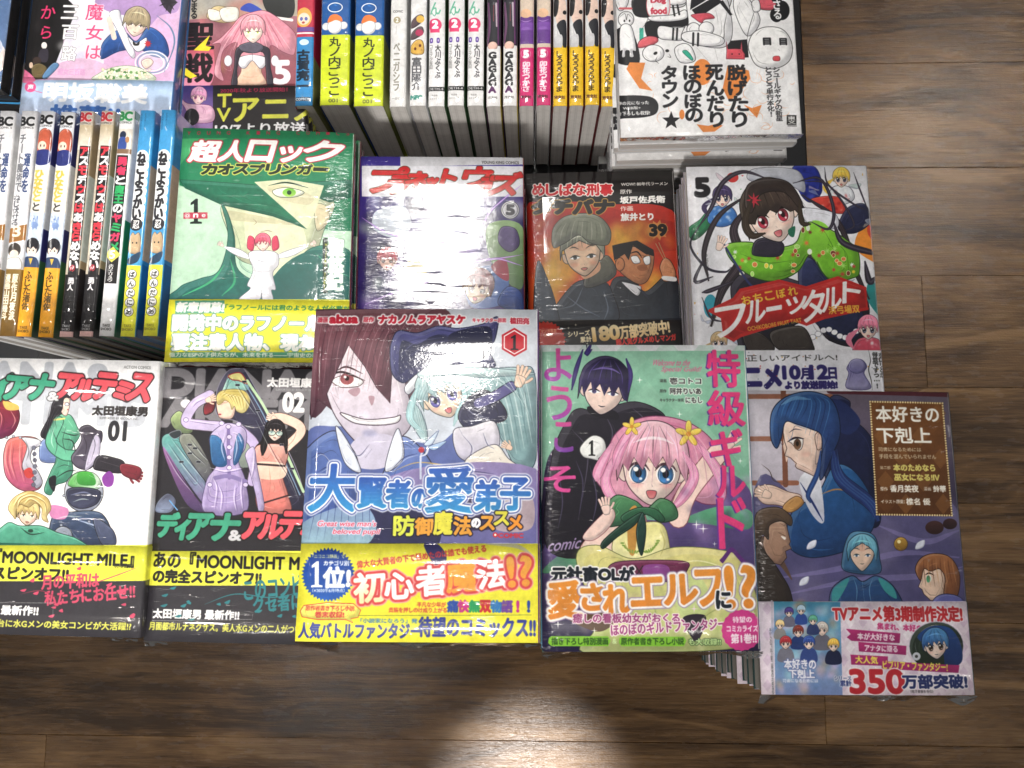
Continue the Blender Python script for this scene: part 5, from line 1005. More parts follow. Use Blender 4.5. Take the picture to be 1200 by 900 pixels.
# ---- seisen: long pink hair, volume 5
def art_seisen():
    c = CV['seisen'] = canvas('seisen', base='#a87888'); c.z(200, 0, 5.622)
    c.B(0, -800, 1000, 570, '#b88a96', '#8c4450'); c.P('40,-700 900,-700 900,100 40,130', '#8c98a4', '#b4a894', sm=False); mottle(c, (60, -600, 880, 560), ['#d85048', '#7a90b0', '#582c38', '#e8b0b0', '#e8c850'], 50, 60, .4, 4)
    c.P('50,240 180,230 280,320 260,560 40,560', '#c8404c', '#e090b0')
    c.P('240,90 300,40 400,60 440,120 360,150 260,130', '#d8c088', ln='#5a4828', lw=3); c.P('250,60 330,80 330,130 260,130', '#f0e8d8', ln='#6a5a48', lw=3); c.P('330,60 440,50 440,130 350,140', '#f0e8dc', ln='#6a5a48', lw=3); c.P('460,60 520,20 610,70 590,90 520,80', '#3a50b8'); c.P('615,-40 800,-40 800,110 650,90', '#3a3c3c', '#2a2c2c'); c.L('640,110 800,130', '#e8e4e0', 20, tp=0)
    c.P('540,80 460,110 400,180 330,250 270,290 330,290 300,400 290,490 350,530 330,440 350,330 440,280 430,420 640,420 660,300 740,340 800,360 820,340 830,250 800,190 700,110 620,70', '#e0889c', '#e8a0ac', ln='#7a3048', lw=3)
    for i in range(14): c.L([(480+i*12, 100), (380+i*26, 220), (300+i*38, 330)], '#f4b8c0' if i % 2 else '#b85a74', 7, op=.7)
    c.P('460,400 455,370 620,370 615,410 600,470 625,556 435,556 465,470', '#eac4a8', '#dcae92', ln='#6a4030', lw=3); c.P('450,380 540,360 630,380 625,430 590,450 540,400 490,450 452,430', '#e4e2e8', ln='#445', lw=3); c.L('540,300 540,400', '#333', 8)
    c.P('430,330 470,300 520,280 540,330 470,350 440,450 440,556 400,556 420,440', '#37323e', ln='#111', lw=3); c.P('655,330 610,300 560,280 540,330 615,350 630,450 640,556 680,556 660,440', '#37323e', ln='#111', lw=3); c.P('455,300 540,275 610,300 600,335 540,350 470,335', '#5c5868', ln='#222', lw=3)
    for x in (380, 690): c.E(x, 400, 26, 36, '#e8e0e6', ln='#556', lw=2)
    face(c, 545, 205, 76, 0, '#f8e0d0', '#e58c9e', '#f0aab4', '#b0c850', 'line', ew=.24, eh=.10, lw=3, ears=False)
    for ch, y0, y1, x0, x1 in (('聖', 148, 325, 78, 285), ('戦', 350, 540, 70, 275)): c.T(ch, x0, y0, x1, y1, '#1c1418', bold=7, ol=((2, '#d07888'),))
    c.P('150,330 260,230 230,300 270,310 250,335', '#f0d820', sm=False); c.P('80,430 130,470 175,500 130,515 70,480', '#f0d820', sm=False); c.T('はじまる', 135, -100, 178, 130, '#222', vert=True, bold=2)
    c.T('5', 690, 400, 782, 552, '#eceaee', bold=10)
    c.B(20, 562, 1000, 1200, '#2a2628'); c.B(20, 562, 280, 860, '#4a3a88', '#8c6a9c'); face(c, 185, 640, 50, 8, '#f4c8c8', '#d890b8', None, '#c08', 'line', ew=.2, eh=.2, lw=2); c.P('110,680 60,620 50,640 100,720 130,800 280,800 270,700', '#d0a0b8', ln='#604', lw=2); c.E(140, 770, 50, 56, '#1c1820')
    c.T('2020年秋より放送開始！', 330, 578, 770, 608, '#c02c50', bold=.8); c.T('T', 312, 618, 400, 706, '#e4e440', bold=3); c.T('V', 308, 712, 396, 800, '#e4e440', bold=3); c.T('アニメ化!', 420, 618, 1240, 800, '#e4e440', bold=6); c.T('10/7より放送開始', 300, 805, 1100, 880, '#f0eef0', bold=3)
# ---- d01 / d02: two volumes of one series
def suit(c, x, y, s, c1, c2, hc, rot=0, back=False):
    """figure in a flight suit: torso, arms, head"""
    c.P([(x-s*.9, y+s*.8), (x-s*.5, y+s*.5), (x+s*.5, y+s*.5), (x+s*.9, y+s*.9), (x+s*.62, y+s*2.2), (x+s*.7, y+s*3.4), (x-s*.7, y+s*3.4), (x-s*.55, y+s*2.2)], c1, c2, ln='#1c2c2c', lw=s*.04)
    for q in (-.3, .3): c.L([(x+q*s, y+s*.7), (x+q*s*.6, y+s*1.6), (x+q*s*1.4, y+s*2.6)], hx(c1)*.5, s*.05)
    c.L([(x-s*.55, y+s*2.1), (x+s*.6, y+s*2.1)], '#222', s*.12, tp=0)
def art_d01():
    c = CV['d01'] = canvas('d01', base='#f2f2f4'); c.z(0, 420, 5)
    for s_, y0, y1, x0, x1 in (('DIANA&', 30, 205, -330, 670), ('ARTEMIS', 215, 380, -330, 850)): c.T(s_, x0, y0, x1, y1, '#b9bdc6', bold=14)
    c.z(0, 420, 2.5)
    # red and white armour arm
    c.P('-30,120 20,122 55,150 55,190 30,225 -30,230', '#8c2428', '#6a1c50', ln='#300c14', lw=2); c.P('10,125 50,135 55,150 20,150', '#d8b050'); c.P('30,235 75,228 110,235 115,255 95,270 90,300 110,330 125,360 110,385 60,385 20,350 10,300 15,260', '#d8685c', '#b04a78', ln='#40181c', lw=2); c.P('65,232 115,238 120,255 95,268 92,300 115,335 125,365 105,380 95,345 65,320 80,260', '#d0d0d8', '#a0a0b4', ln='#444', lw=2); c.P('70,330 90,320 100,345 80,350', '#c83c38'); 
    for i in range(7): c.E(100+3*math.sin(i*.6), 262+i*18, 6, 6, '#667', ln='#334', lw=1)
    # green flight suit figure seated, long black hair
    c.P('178,115 155,130 145,170 120,220 135,235 175,215 190,170', '#1c1820', ln='#000', lw=1.5); c.P('125,240 180,245 200,300 175,305 120,300', '#7c94c8', '#5a70a8', ln='#223', lw=1.5)
    c.P('170,172 205,165 225,195 235,225 215,260 210,290 215,330 195,360 165,372 150,400 130,385 150,330 165,295 160,240', '#5cb088', '#388468', ln='#143c2c', lw=2); c.L('172,185 150,245 185,280 225,285', '#1f4c3c', 34, tp=0); c.L('172,185 150,245 185,280 225,285', '#5cb08c', 29, tp=0); c.L('160,180 190,176', '#d8d068', 5, tp=0)
    for p in ('180,215 215,225 235,222', '185,235 215,245 225,300', '165,350 200,330 230,330'): c.L(p, '#1c2c28', 3.5)
    c.P('145,350 165,345 160,390 145,370', '#1a1a20'); c.P('186,112 204,118 206,128 203,150 196,168 182,160 178,130', '#ecccb8', ln='#402820', lw=1.5); c.L('182,128 206,132', '#222', 2); c.E(197, 134, 6, 5, '#dde', ln='#222', lw=1.5); c.E(200, 150, 3, 2, '#a33'); c.P('180,110 196,104 208,116 190,118 184,150 176,150', '#1c1820')
    c.P('235,205 260,195 285,210 300,215 300,240 290,260 285,300 260,325 225,318 210,290 230,260 240,235', '#3a3440', '#5c5468', ln='#16141c', lw=2); c.P('280,225 295,240 290,290 265,320 250,325 262,270', '#b8b0c8', ln='#445', lw=1.5); c.P('290,285 340,292 365,305 360,335 300,330 275,320', '#2c2830', ln='#111', lw=2); c.L('295,300 355,318', '#5a5460', 5); hand(c, 390, 340, 24, 110, '#8c2c38'); c.P('355,310 400,315 415,330 400,355 360,340', '#8c2c38', '#702430', ln='#300c14', lw=1.5)
    c.P('320,330 335,345 330,372 310,375 300,350', '#8a3ca0')
    # helmet
    c.E(247, 390, 57, 60, '#c8ccd8', '#8890a8', ln='#333', lw=2.5); c.P('200,365 225,335 275,335 298,365 280,385 215,378', '#4aa044', '#cfd8d0', ang=0, ln='#333', lw=1.5); c.P('230,335 270,335 280,370 232,368', '#48b040', '#2c8030'); c.P('198,385 245,378 295,390 285,425 240,440 205,425', '#2a2c40', '#484c68', ln='#15151f', lw=2); c.L('208,400 245,392 270,398', '#98a0c8', 4, op=.6)
    c.P('155,460 200,450 300,455 320,545 160,545', '#3c5070', '#28304c', ln='#111', lw=2); c.E(185, 520, 28, 28, '#8890a0', ln='#222', lw=2); c.L('220,470 300,500 310,540', '#a0b0d0', 5); c.P('150,430 200,440 190,470 150,465', '#c878a8')
    for p in ('20,250 16,300 30,350', '35,245 30,300 45,355', '60,240 58,300 70,360', '-15,140 5,170 0,210', '30,150 45,180 35,205'): c.L(p, '#f0b0a0', 3.2, op=.6); c.L(pts(p)+[7, 5], '#5c1824', 2, op=.6)
    for p in ('75,236 85,270 78,300', '110,250 100,290 122,340', '85,330 108,352', '70,365 110,372', '20,205 48,190', '150,200 168,250 160,290', '195,200 185,240 195,280', '205,230 196,262', '168,320 190,312 212,318', '172,335 160,372', '240,215 255,255 245,300', '262,210 280,250 268,300', '300,296 296,326', '315,297 312,328', '330,299 328,331', '348,302 346,334', '365,320 395,326', '368,332 398,340'): c.L(p, '#1c1c26', 1.8, op=.75)
    for p in ('160,200 152,240 158,262', '178,190 192,205', '200,180 214,200', '215,420 240,412 262,414', '215,345 228,340', '262,342 282,352', '165,470 200,462 240,464', '250,480 300,512', '205,500 230,530'): c.L(p, '#e8fff4', 3, op=.55)
    for x, y in ((20, 232), (40, 228), (60, 232), (188, 402), (300, 402), (225, 470), (262, 478), (180, 488), (205, 540)): c.E(x, y, 4, 4, '#9aa0b0', ln='#333', lw=1)
    for i in range(9): c.L([(150+i*5, 130+i*3), (140+i*3, 180), (128+i*5, 232-i*3)], '#4c4450' if i % 2 else '#0c0a10', 1.6, op=.7)
    c.P('275,468 330,500 340,545 300,545', '#58607c', '#343c58', ln='#111', lw=1.5); c.P('165,505 175,545 160,545', '#c05878')
    # blond head in green suit
    c.P('30,480 60,490 120,490 170,510 230,530 240,560 -20,560 -20,520 10,490', '#4fa888', '#388068', ln='#143c2c', lw=2); face(c, 82, 458, 32, 6, '#f0ccb4', '#c8a860', '#e0c888', '#455', 'lips', ew=.2, eh=.10, lw=2, jaw=.95)
    c.P('38,462 24,440 34,415 55,398 85,388 118,396 142,412 150,440 138,462 142,480 124,470 122,440 104,424 84,436 60,428 48,444 46,470', '#c4a458', '#e4d090', ln='#6a5020', lw=1.5)
    for p in ('50,440 60,412 90,400 120,408', '100,400 130,420 136,460', '40,430 56,405 80,394', '70,425 90,410 118,428 126,456'): c.L(p, '#f0e0a8', 4); c.L(pts(p)+[2, 4], '#806028', 2)
    c.L('60,495 90,515 130,510', '#1c3c30', 4); c.E(90, 505, 8, 5, '#1c3c30')
    c.z(0, 420, 5)
    for ch, x0, y0, x1, y1, q in (('デ', -150, 80, -60, 240, 'g'), ('ィ', -50, 90, 60, 240, 'g'), ('ア', 30, 110, 180, 240, 'g'), ('ー', 80, 155, 190, 180, 'g'), ('ナ', 175, 95, 310, 240, 'g'), ('ア', 335, 95, 470, 235, 'r'), ('ル', 440, 130, 560, 240, 'r'), ('テ', 550, 90, 680, 235, 'r'), ('ミ', 680, 140, 770, 240, 'r'), ('ス', 760, 95, 885, 245, 'r')):
        if ch != 'ー': c.T(ch, x0, y0, x1, y1, '#3aa07c' if q == 'g' else '#e8505c', shear=.15, rot=4, bold=11, ol=((7, '#26181c'),))
    c.T('&', 282, 200, 345, 245, '#c8c8cc', bold=4, ol=((4, '#333'),)); c.T('太田垣康男', 542, 280, 864, 334, '#2a2626', bold=3.5); c.T('SUPPORTED BY RECOCM INC.', 585, 345, 812, 358, '#555', bold=.5)
    c.T('01', 640, 370, 740, 480, '#2a2a2e', bold=6); c.T('ACTION COMICS', 726, 44, 882, 60, '#888', bold=1)
    band_d(c, 0)
def band_d(c, k):
    c.z(0, 420, 2.5); g = random.Random(k)
    if k == 0:
        c.B(-600, 547, 470, 652, '#ecec3a'); c.B(-600, 652, 470, 1000, '#343238')
        c.T('あの『MOONLIGHT MILE』', -120, 562, 390, 604, '#222', bold=1.6); c.T('の完全スピンオフ!!', -140, 610, 200, 646, '#222', bold=2); c.T('（小学館刊）', 338, 603, 392, 614, '#222', bold=.5)
        c.T('月の平和は', 125, 632, 290, 672, '#d84868', rot=-4, bold=1.5); c.T('私たちにお任せ!!', 135, 672, 392, 712, '#d84868', rot=-6, bold=1.5); c.T('太田垣康男 最新作!!', -160, 722, 112, 748, '#f4f4f4', bold=1.4); c.T('月面都市ルナネクサスを舞台に水Gメンの美女コンビが大活躍!?', -290, 765, 378, 786, '#dcdc50', bold=.8)
        for i in range(16): x, y = g.uniform(60, 410), g.uniform(600, 760); c.P([(x, y), (x+g.uniform(8, 20), y-g.uniform(3, 9)), (x+12, y+4)], '#d84868')
        c.L('240,670 330,640 410,610', '#d84868', 3); c.L('60,690 120,680 170,700', '#a03048', 2); c.L('-160,714 157,716 157,756', '#999', 1.3, sm=False, tp=0)
    else:
        c.B(300, 564, 1200, 665, '#ecec3a'); c.B(300, 665, 1200, 1000, '#343238')
        c.T('あの『MOONLIGHT MILE』', 452, 572, 950, 618, '#222', bold=1.6); c.T('の完全スピンオフ!!', 450, 622, 765, 658, '#222', bold=2)
        c.T('このコンビ、', 718, 640, 900, 700, '#2c8088', rot=-6, bold=1.5); c.T('クセ者につき!!', 745, 690, 980, 735, '#2c8088', rot=-6, bold=1.5); c.T('太田垣康男 最新作!!', 450, 736, 700, 762, '#f4f4f4', bold=1.4); c.T('月面都市ルナネクサス。美人水Gメンの二人がついに挑む!?', 440, 778, 950, 800, '#dcdc50', bold=.8)
        for i in range(16): x, y = g.uniform(460, 860), g.uniform(670, 770); c.P([(x, y), (x+g.uniform(8, 22), y-g.uniform(3, 9)), (x+12, y+4)], '#2c8088')
        c.L('600,720 690,690 800,700 900,680', '#2c8088', 3); c.L('448,734 446,768 740,764 742,748', '#999', 1.3, sm=False, tp=0)
def art_d02():
    c = CV['d02'] = canvas('d02', base='#262429'); c.z(160, 420, 5)
    for s_, y0, y1, x0, x1 in (('DIANA&', 75, 225, 150, 1150), ('ARTEMIS', 250, 400, 140, 1250)): c.T(s_, x0, y0, x1, y1, '#7c797e', bold=16)
    # spacecraft panels
    c.P('470,200 530,80 600,60 650,90 900,560 980,780 980,900 760,900 640,420 480,340', '#3a3850', '#28263c', ln='#8a8498', lw=5); c.P('480,260 540,110 620,90 660,180 560,200 500,300', '#6ab8b0', '#d0e0c8', ln='#445', lw=4); c.P('540,100 610,85 650,150 600,130 560,125', '#e0d880', ln='#a02c30', lw=6); c.L('650,130 780,340 980,780', '#b8d8a8', 16, tp=0); c.L('640,150 760,360 960,800', '#7898b8', 7, tp=0)
    c.P('150,460 200,440 270,480 430,780 430,870 380,840 200,590 150,520', '#5aa89c', '#7a5a90', ln='#223', lw=4); c.P('160,520 330,790 420,900 300,860 190,640', '#b06ab0', '#4a3868', op=.8); c.P('250,470 330,450 440,640 430,740 330,620', '#8c9080', '#4c4c58', ln='#222', lw=3); c.P('200,350 260,310 330,420 280,440 220,410', '#a8c078', '#58684c', ln='#222', lw=3); c.P('190,440 250,420 260,450 220,470', '#2c3438', ln='#889', lw=3); c.P('400,270 460,250 450,310 400,330', '#502028', '#a02c34', ln='#111', lw=4); c.E(290, 265, 32, 26, '#e4e0e4'); c.P('120,840 180,790 230,830 200,900 110,900', '#46485c', '#8a9ab8', ln='#111', lw=3); c.L('190,830 240,890', '#58a0e0', 26)
    c.E(640, 560, 90, 80, '#b8c4a8', '#8a9a90', op=.8)
    # figure from behind in blue and lavender flight suit
    sk, lv, bl = '#eec8b0', '#b8a4d4', '#2f6ea8'
    c.L('500,400 380,390 290,370 340,270 430,215', '#5a4a60', 66, tp=0); c.L('500,400 380,390 290,370 340,270 430,215', '#c4b4da', 58, tp=0); hand(c, 430, 240, 34, 70, sk)
    c.L('610,420 690,500 700,600 680,720', '#5a4a60', 62, tp=0); c.L('610,420 690,500 700,600 680,720', '#bcaad6', 54, tp=0)
    c.P('440,440 500,390 560,380 640,420 640,520 600,600 640,720 640,900 400,900 410,720 470,620 430,500', '#c2b2dc', '#9c88c0', ln='#4a3c68', lw=4); c.P('440,450 500,480 530,620 450,620 432,500', bl, '#25568c', ln='#183860', lw=3); c.P('600,440 632,500 600,600 570,620 575,520', bl, '#25568c', ln='#183860', lw=3)
    c.L('540,420 540,560 545,700', '#7c68a4', 20, tp=0); c.L('460,700 540,690 640,720', '#8474ac', 24, tp=0); c.L('530,720 525,900', '#6c5c94', 5)
    for x, y in ((500, 380), (540, 400), (600, 385), (545, 460), (545, 520), (545, 580), (545, 640), (430, 740), (640, 740), (290, 360)): c.E(x, y, 15, 13, '#d4c8e8', ln='#5a4a78', lw=3)
    c.P('475,240 480,330 500,350 560,350 580,290 560,230', sk, ln='#603c30', lw=3); c.L('480,270 505,272', '#223', 5); c.E(490, 328, 9, 5, '#b03c48')
    c.P('478,270 470,225 495,192 560,180 630,190 664,230 660,280 630,318 590,310 575,280 560,300 548,262 520,246 500,262', '#c8b050', '#e8d890', ln='#7a6428', lw=3)
    for i in range(12): c.L([(490+i*12, 225), (520+i*11, 205+i*3), (560+i*8, 250+i*6)], '#8a7430' if i % 2 else '#f4eab0', 4, op=.7)
    # second figure with black hair and coral top
    c.P('760,380 800,360 860,370 880,450 880,600 860,640 700,540 740,470', '#181418'); c.L('880,520 960,440 950,390 860,350 800,350', '#6a4438', 60, tp=0); c.L('880,520 960,440 950,390 860,350 800,350', '#f2cfba', 53, tp=0); hand(c, 800, 350, 32, -70, '#f2cfba')
    c.P('700,520 780,500 860,510 890,560 870,640 860,700 890,800 900,900 740,900 700,820 720,700 695,620', '#e8a898', '#d86860', ln='#6a3028', lw=4); c.P('705,610 870,620 862,700 720,700', '#f2cfba', '#eac0a8'); c.L('702,618 870,630', '#3a2428', 12, tp=0); c.L('735,850 900,800', '#3a2428', 10, tp=0); c.P('700,800 660,640 640,560 690,520 710,640 750,860 720,900', '#c4b4da', '#a898c8', ln='#4a3c68', lw=3)
    face(c, 815, 430, 52, 6, '#f6d8c6', '#1a161a', None, '#345', 'lips', ew=.26, eh=.10, lw=2, ears=False); c.E(795, 437, 22, 15, '#9ac8c0', ln='#222', lw=3, op=.6); c.E(840, 440, 20, 15, '#9ac8c0', ln='#222', lw=3, op=.6); lock(c, '770,400 750,500 740,570', 40, '#181418', '#444'); lock(c, '866,400 876,480 880,560', 26, '#181418', '#444')
    for p in ('320,280 350,250 400,228', '300,360 380,372 470,384', '520,440 500,520 520,600', '580,440 590,520 575,600', '450,700 470,760 455,880', '620,700 612,780 622,880', '690,540 686,620 672,700', '560,430 600,450 620,500', '470,430 490,470', '430,640 520,660 630,640', '480,740 500,800 492,890', '580,740 572,820 585,890'): c.L(p, '#f0e8fa', 8, op=.6); c.L(pts(p)+[9, 7], '#54447c', 4, op=.7)
    for p in ('780,640 786,720 778,800', '800,720 812,760 800,790', '740,720 750,780', '850,640 840,690', '720,560 760,590 790,560', '800,570 840,595 866,570', '880,470 930,430', '870,530 920,480 940,430'): c.L(p, '#b07058', 4, op=.7)
    for p in ('560,120 640,250 700,330', '600,110 690,280 760,420', '700,360 800,560 900,720', '180,500 280,640 380,760', '200,470 300,600 400,720', '160,540 240,680 340,800', '280,500 330,560 400,620', '310,470 380,560 420,600', '540,90 520,160 500,200', '820,560 900,700 950,820'): c.L(p, '#d8e8e0', 5, op=.5); c.L(pts(p)+[12, 4], '#1c1830', 4, op=.6)
    for x, y in ((330, 520), (300, 550), (350, 600), (250, 600), (620, 130), (580, 150), (700, 300), (300, 500), (900, 640), (840, 500)): c.B(x, y, x+26, y+12, '#1c1c28', ln='#a0a8b0', lw=2)
    g = random.Random(4)
    for i in range(40): x, y = g.uniform(130, 960), g.uniform(60, 880); l = g.uniform(30, 120); c.L([(x, y), (x+l*.55, y+l)], '#d8d0d0', 3, op=.55)
    c.T('太田垣康男', 766, 115, 1090, 168, '#f2f0f0', bold=3.5); c.T('SUPPORTED BY RECOCM INC.', 815, 178, 1040, 190, '#aaa', bold=.5); c.T('02', 862, 203, 982, 312, '#f2f0f0', bold=7)
    c.z(0, 420, 2.5)
    for ch, x0, y0, x1, y1, q in (('デ', 462, 455, 520, 520, 'g'), ('ィ', 515, 470, 552, 528, 'g'), ('ア', 550, 458, 618, 528, 'g'), ('ナ', 618, 458, 700, 530, 'g'), ('ア', 712, 455, 775, 525, 'r'), ('ル', 765, 462, 828, 525, 'r'), ('テ', 822, 452, 885, 525, 'r'), ('ミ', 888, 460, 930, 525, 'r'), ('ス', 930, 450, 990, 528, 'r')): c.T(ch, x0, y0, x1, y1, '#3aa07c' if q == 'g' else '#e8505c', shear=.15, rot=0, bold=5, ol=((3.5, '#14100f'),))
    c.T('&', 672, 505, 706, 532, '#c8c8cc', bold=2, ol=((2, '#333'),))
    band_d(c, 1)

# ------------------------------------------------------------------ printed spines
SP = {}
def spine_cv(key, t, base, side, oy=0.0, u=6.39, h=.182):
    """canvas for a spine; x runs from 0 (left fold) in photo pixels, y in photo pixels"""
    k = .5; W = int(2*t*10000*k); H = int(h*10000*k)
    c = Canvas(None, W, H, 0, side, np.array([[k, 0, t*10000*k/2], [0, k, 0], [0, 0, 1.0]])); c.k0 = k; c.z(0, oy, 1/u)
    c.W = t*10000/u; c.B(0, -400, c.W, 900, base); SP[key] = c; return c
def bc(c, col, y=8):
    c.T('BC', 2, y, c.W-3, y+11, col, bold=.8, ol=((.7, '#f4f4f4'),)); c.T('COMICS', 3, y+12.5, c.W-3, y+15, '#555', bold=.1)
def take(c, y, col='#6a5020'): c.T('TAKE', 6, y, c.W-6, y+3.2, col, bold=.2); c.T('SHOBO', 4, y+4.5, c.W-4, y+7.5, col, bold=.2)
def art_spines():
    O = 110
    c = spine_cv('s1', .0145, '#dcdce0', '#d2d2d4'); c.z(0, -702, 1/6.39)
    bc(c, '#26262a', 118); c.T('チート魔術で', 4, 140, 12, 215, '#6a6c74', vert=True, bold=.3); c.T('運命を', 12, 165, 20, 215, '#30457a', vert=True, bold=.4); c.T('ねじ伏せる', 4, 218, 12, 258, '#50525c', vert=True, bold=.3); c.P('0,262 23,255 23,275 0,280', '#a06a2c', sm=False); c.T('3', 7, 258, 16, 271, '#f0e8d0', bold=.6)
    c.E(11, 288, 8, 9, '#3a3430'); c.E(11, 293, 5.5, 5, '#f0d8c8'); c.P('3,300 18,298 21,312 2,312', '#e8e4e4', ln='#776', lw=.5); c.B(0, 312, 30, 420, '#8c6a28', '#6a4c1c'); c.T('原作月夜涙', 12, 318, 19, 375, '#efe6d0', vert=True, bold=.4); c.T('漫画山田幾斗', 3, 318, 10, 375, '#efe6d0', vert=True, bold=.4)
    c = spine_cv('s2', .0135, '#dfe2ea', '#2a2c66'); c.z(0, -702, 1/6.39)
    c.B(c.W, 300, 40, 420, '#2c5a34'); c.B(c.W, 178, 40, 260, '#c8ccd0'); bc(c, '#1c1c20', 115); c.P('2,140 10,132 19,138 20,160 14,168 5,166 1,155', '#c8583c', ln='#5c2418', lw=.5); c.E(9, 155, 5.5, 6.5, '#f2d0bc'); c.B(6.5, 153, 8, 156, '#333'); c.B(11, 153, 12.5, 156, '#333'); c.P('2,162 18,160 20,176 8,180 1,174', '#26307c'); c.B(0, 182, c.W, 262, '#e9e4d8'); c.B(0, 240, c.W, 312, '#c9d8ec')
    c.T('ひなたと', 4, 186, 15, 226, '#e0b840', vert=True, bold=.7); c.T('と', 6, 228, 14, 238, '#333', bold=.4); c.T('シオンの', 5, 243, 14, 262, '#5878b8', bold=.2); c.E(10, 256, 5, 4, '#7a98d0')
    c.E(10.5, 283, 9, 11, '#1c1c24'); c.P('5,284 16,284 15,293 10,297 6,293', '#f2d4c4'); c.P('3,276 18,276 16,287 12,283 9,287 5,284', '#1c1c24', sm=False); c.B(7, 287, 8.5, 289, '#222'); c.B(12, 287, 13.5, 289, '#222'); c.P('3,297 17,297 20,310 1,310', '#2a4068'); c.P('8,298 13,298 11,306', '#e0b840', sm=False)
    c.B(0, 309, c.W, 420, '#f0a41c', '#e89a18'); c.T('ふじた渚佐', 5.5, 314, 14.5, 362, '#4a3408', vert=True, bold=.35); take(c, 382)
    c = spine_cv('s3', .0125, '#c8bca8', '#a08c6c'); c.z(0, -702, 1/6.39)
    c.B(0, 128, c.W, 160, '#c4b08c', '#e0dcd4'); c.B(c.W, 192, 40, 300, '#c0ccc8'); c.B(c.W, 310, 40, 420, '#26242a'); bc(c, '#d83038', 112); c.B(6, 155, c.W-1, 318, '#1a181a')
    for i, ch in enumerate('アスモデウスはあきらめない'): c.T(ch, 7.2, 157+i*12.0, c.W-2.2, 167.5+i*12.0, '#e83444' if ch in 'アモウはきら' else '#f0eef0', bold=.75)
    c.B(0, 318, c.W, 420, '#1c1a1e'); c.T('の', 8, 306, 14, 314, '#c02838', bold=.3); c.T('勇人', 7, 322, 14.5, 338, '#e8e6ea', vert=True, bold=.4); c.T('TAKE', 5, 380, 15, 383, '#ccc', bold=.1); c.T('SHOBO', 5, 384, 15, 387, '#ccc', bold=.1); c.B(0, 388, c.W, 430, '#e8b8b4')
    c = spine_cv('s4', .0135, '#e2e2e4', '#1c7a4c'); c.z(0, -702, 1/6.39)
    c.B(c.W, 120, 40, 250, '#d8d8dc'); bc(c, '#2a9c50', 112); c.B(0, 134, c.W, 166, '#d8d0c4'); c.E(9, 142, 4, 5, '#24324c'); c.P('5,146 13,146 14,160 4,160', '#3450a0'); c.E(15, 148, 2.5, 4, '#b88050'); c.B(4, 168, c.W-3, 330, '#1c1a1c'); c.B(3, 160, c.W, 166, '#8a6a50')
    for i, ch in enumerate('勇者と魔王のヤミガメ'): c.T(ch, 5.5, 171+i*12, c.W-4.5, 181+i*12, ['#e83460', '#e83460', '#f0f0f0', '#28b060', '#28b060', '#f0f0f0', '#e83460', '#28b060', '#e83460', '#28b060'][i], bold=.7)
    c.P('0,294 10,284 20,294 10,304', '#d8d050', sm=False); c.T('5', 7, 289, 13, 299, '#fff', bold=.5, ol=((.6, '#a09020'),)); c.T('ホリエリュウ', 7, 306, 13, 328, '#f0f0f0', vert=True, bold=.2); take(c, 380, '#555')
    c = spine_cv('s5', .0135, '#3a9cdc', '#2c8ccc'); c.z(0, -702, 1/6.39)
    c.B(c.W, 180, 40, 300, '#b8a088'); c.B(c.W, 305, 40, 420, '#1c6cb0')
    for i in range(8): c.E(10, 170+i*11, 9 if i else 8, 9, '#f0f2f4')
    for i in range(8): c.E(10+(.6 if i % 2 else 0), 170+i*11, 8.2, 8, '#f0f2f4')
    c.T('BAMBOO', 4, 114, 6, 136, '#1c5c90', vert=True, bold=.1); c.T('COMICS', 9, 114, 11, 136, '#1c5c90', vert=True, bold=.1); c.T('ねこようかい', 4, 164, 15, 250, '#26262c', vert=True, bold=.9); c.E(10, 256, 8, 8, '#2a2a30'); c.T('忍', 6, 251, 14, 261, '#e8e8e8', bold=.3)
    c.P('4,272 7,266 10,269 14,266 17,272 18,284 16,292 6,292 3,286', '#c8a880', ln='#6a5030', lw=.5); c.B(7, 278, 8.5, 280, '#222'); c.B(12, 278, 13.5, 280, '#222'); c.P('3,300 18,290 16,302 6,306', '#24405c'); c.B(1.5, 307, c.W-1, 420, '#e4e428')
    for i, ch in enumerate('ばんだにあ'): c.E(10.5, 318+i*11.6, 5.6, 5.6, '#f6f6f6', ln='#222', lw=.6); c.T(ch, 7.3, 315+i*11.6, 13.7, 321.4+i*11.6, '#222', bold=.25)
    take(c, 380, '#9a9430')
    # upper row, photo rows kept, foot of the spine at row 124
    def up(key, t, base, side): c = spine_cv(key, t, base, side); c.z(0, 1820/6.8-0, 1); c.z(0, 1820-124*6.8, 1/6.8); c.W = t*10000/6.8; return c
    c = up('u1', .0165, '#2a86c8', '#b81c34'); c.B(0, -200, c.W, 34, '#c83048'); c.B(c.W, 34, 80, 60, '#b81c34'); c.B(c.W, 60, 80, 200, '#7a7c38'); c.E(11, 8, 10, 13, '#e8a84c'); c.E(11, 10, 7.5, 8, '#f6d4bc'); c.E(8, 10, 2, 2.6, '#5a6ab8'); c.E(14, 10, 2, 2.6, '#5a6ab8'); c.E(10.5, 15, 2, 1.6, '#b84840'); c.B(0, 21, c.W, 27, '#6a4a98'); c.B(0, 28, c.W, 30, '#f0e8ec'); c.E(12, 41, 6, 4, '#c8e4f4'); c.T('古賀亮一', 3.5, 51, 19, 105, '#0c2438', vert=True, bold=.8); c.B(1, 113, 21, 118, '#16344c'); c.T('COMICS', 3, 114, 19, 117, '#e0e8f0', bold=.2)
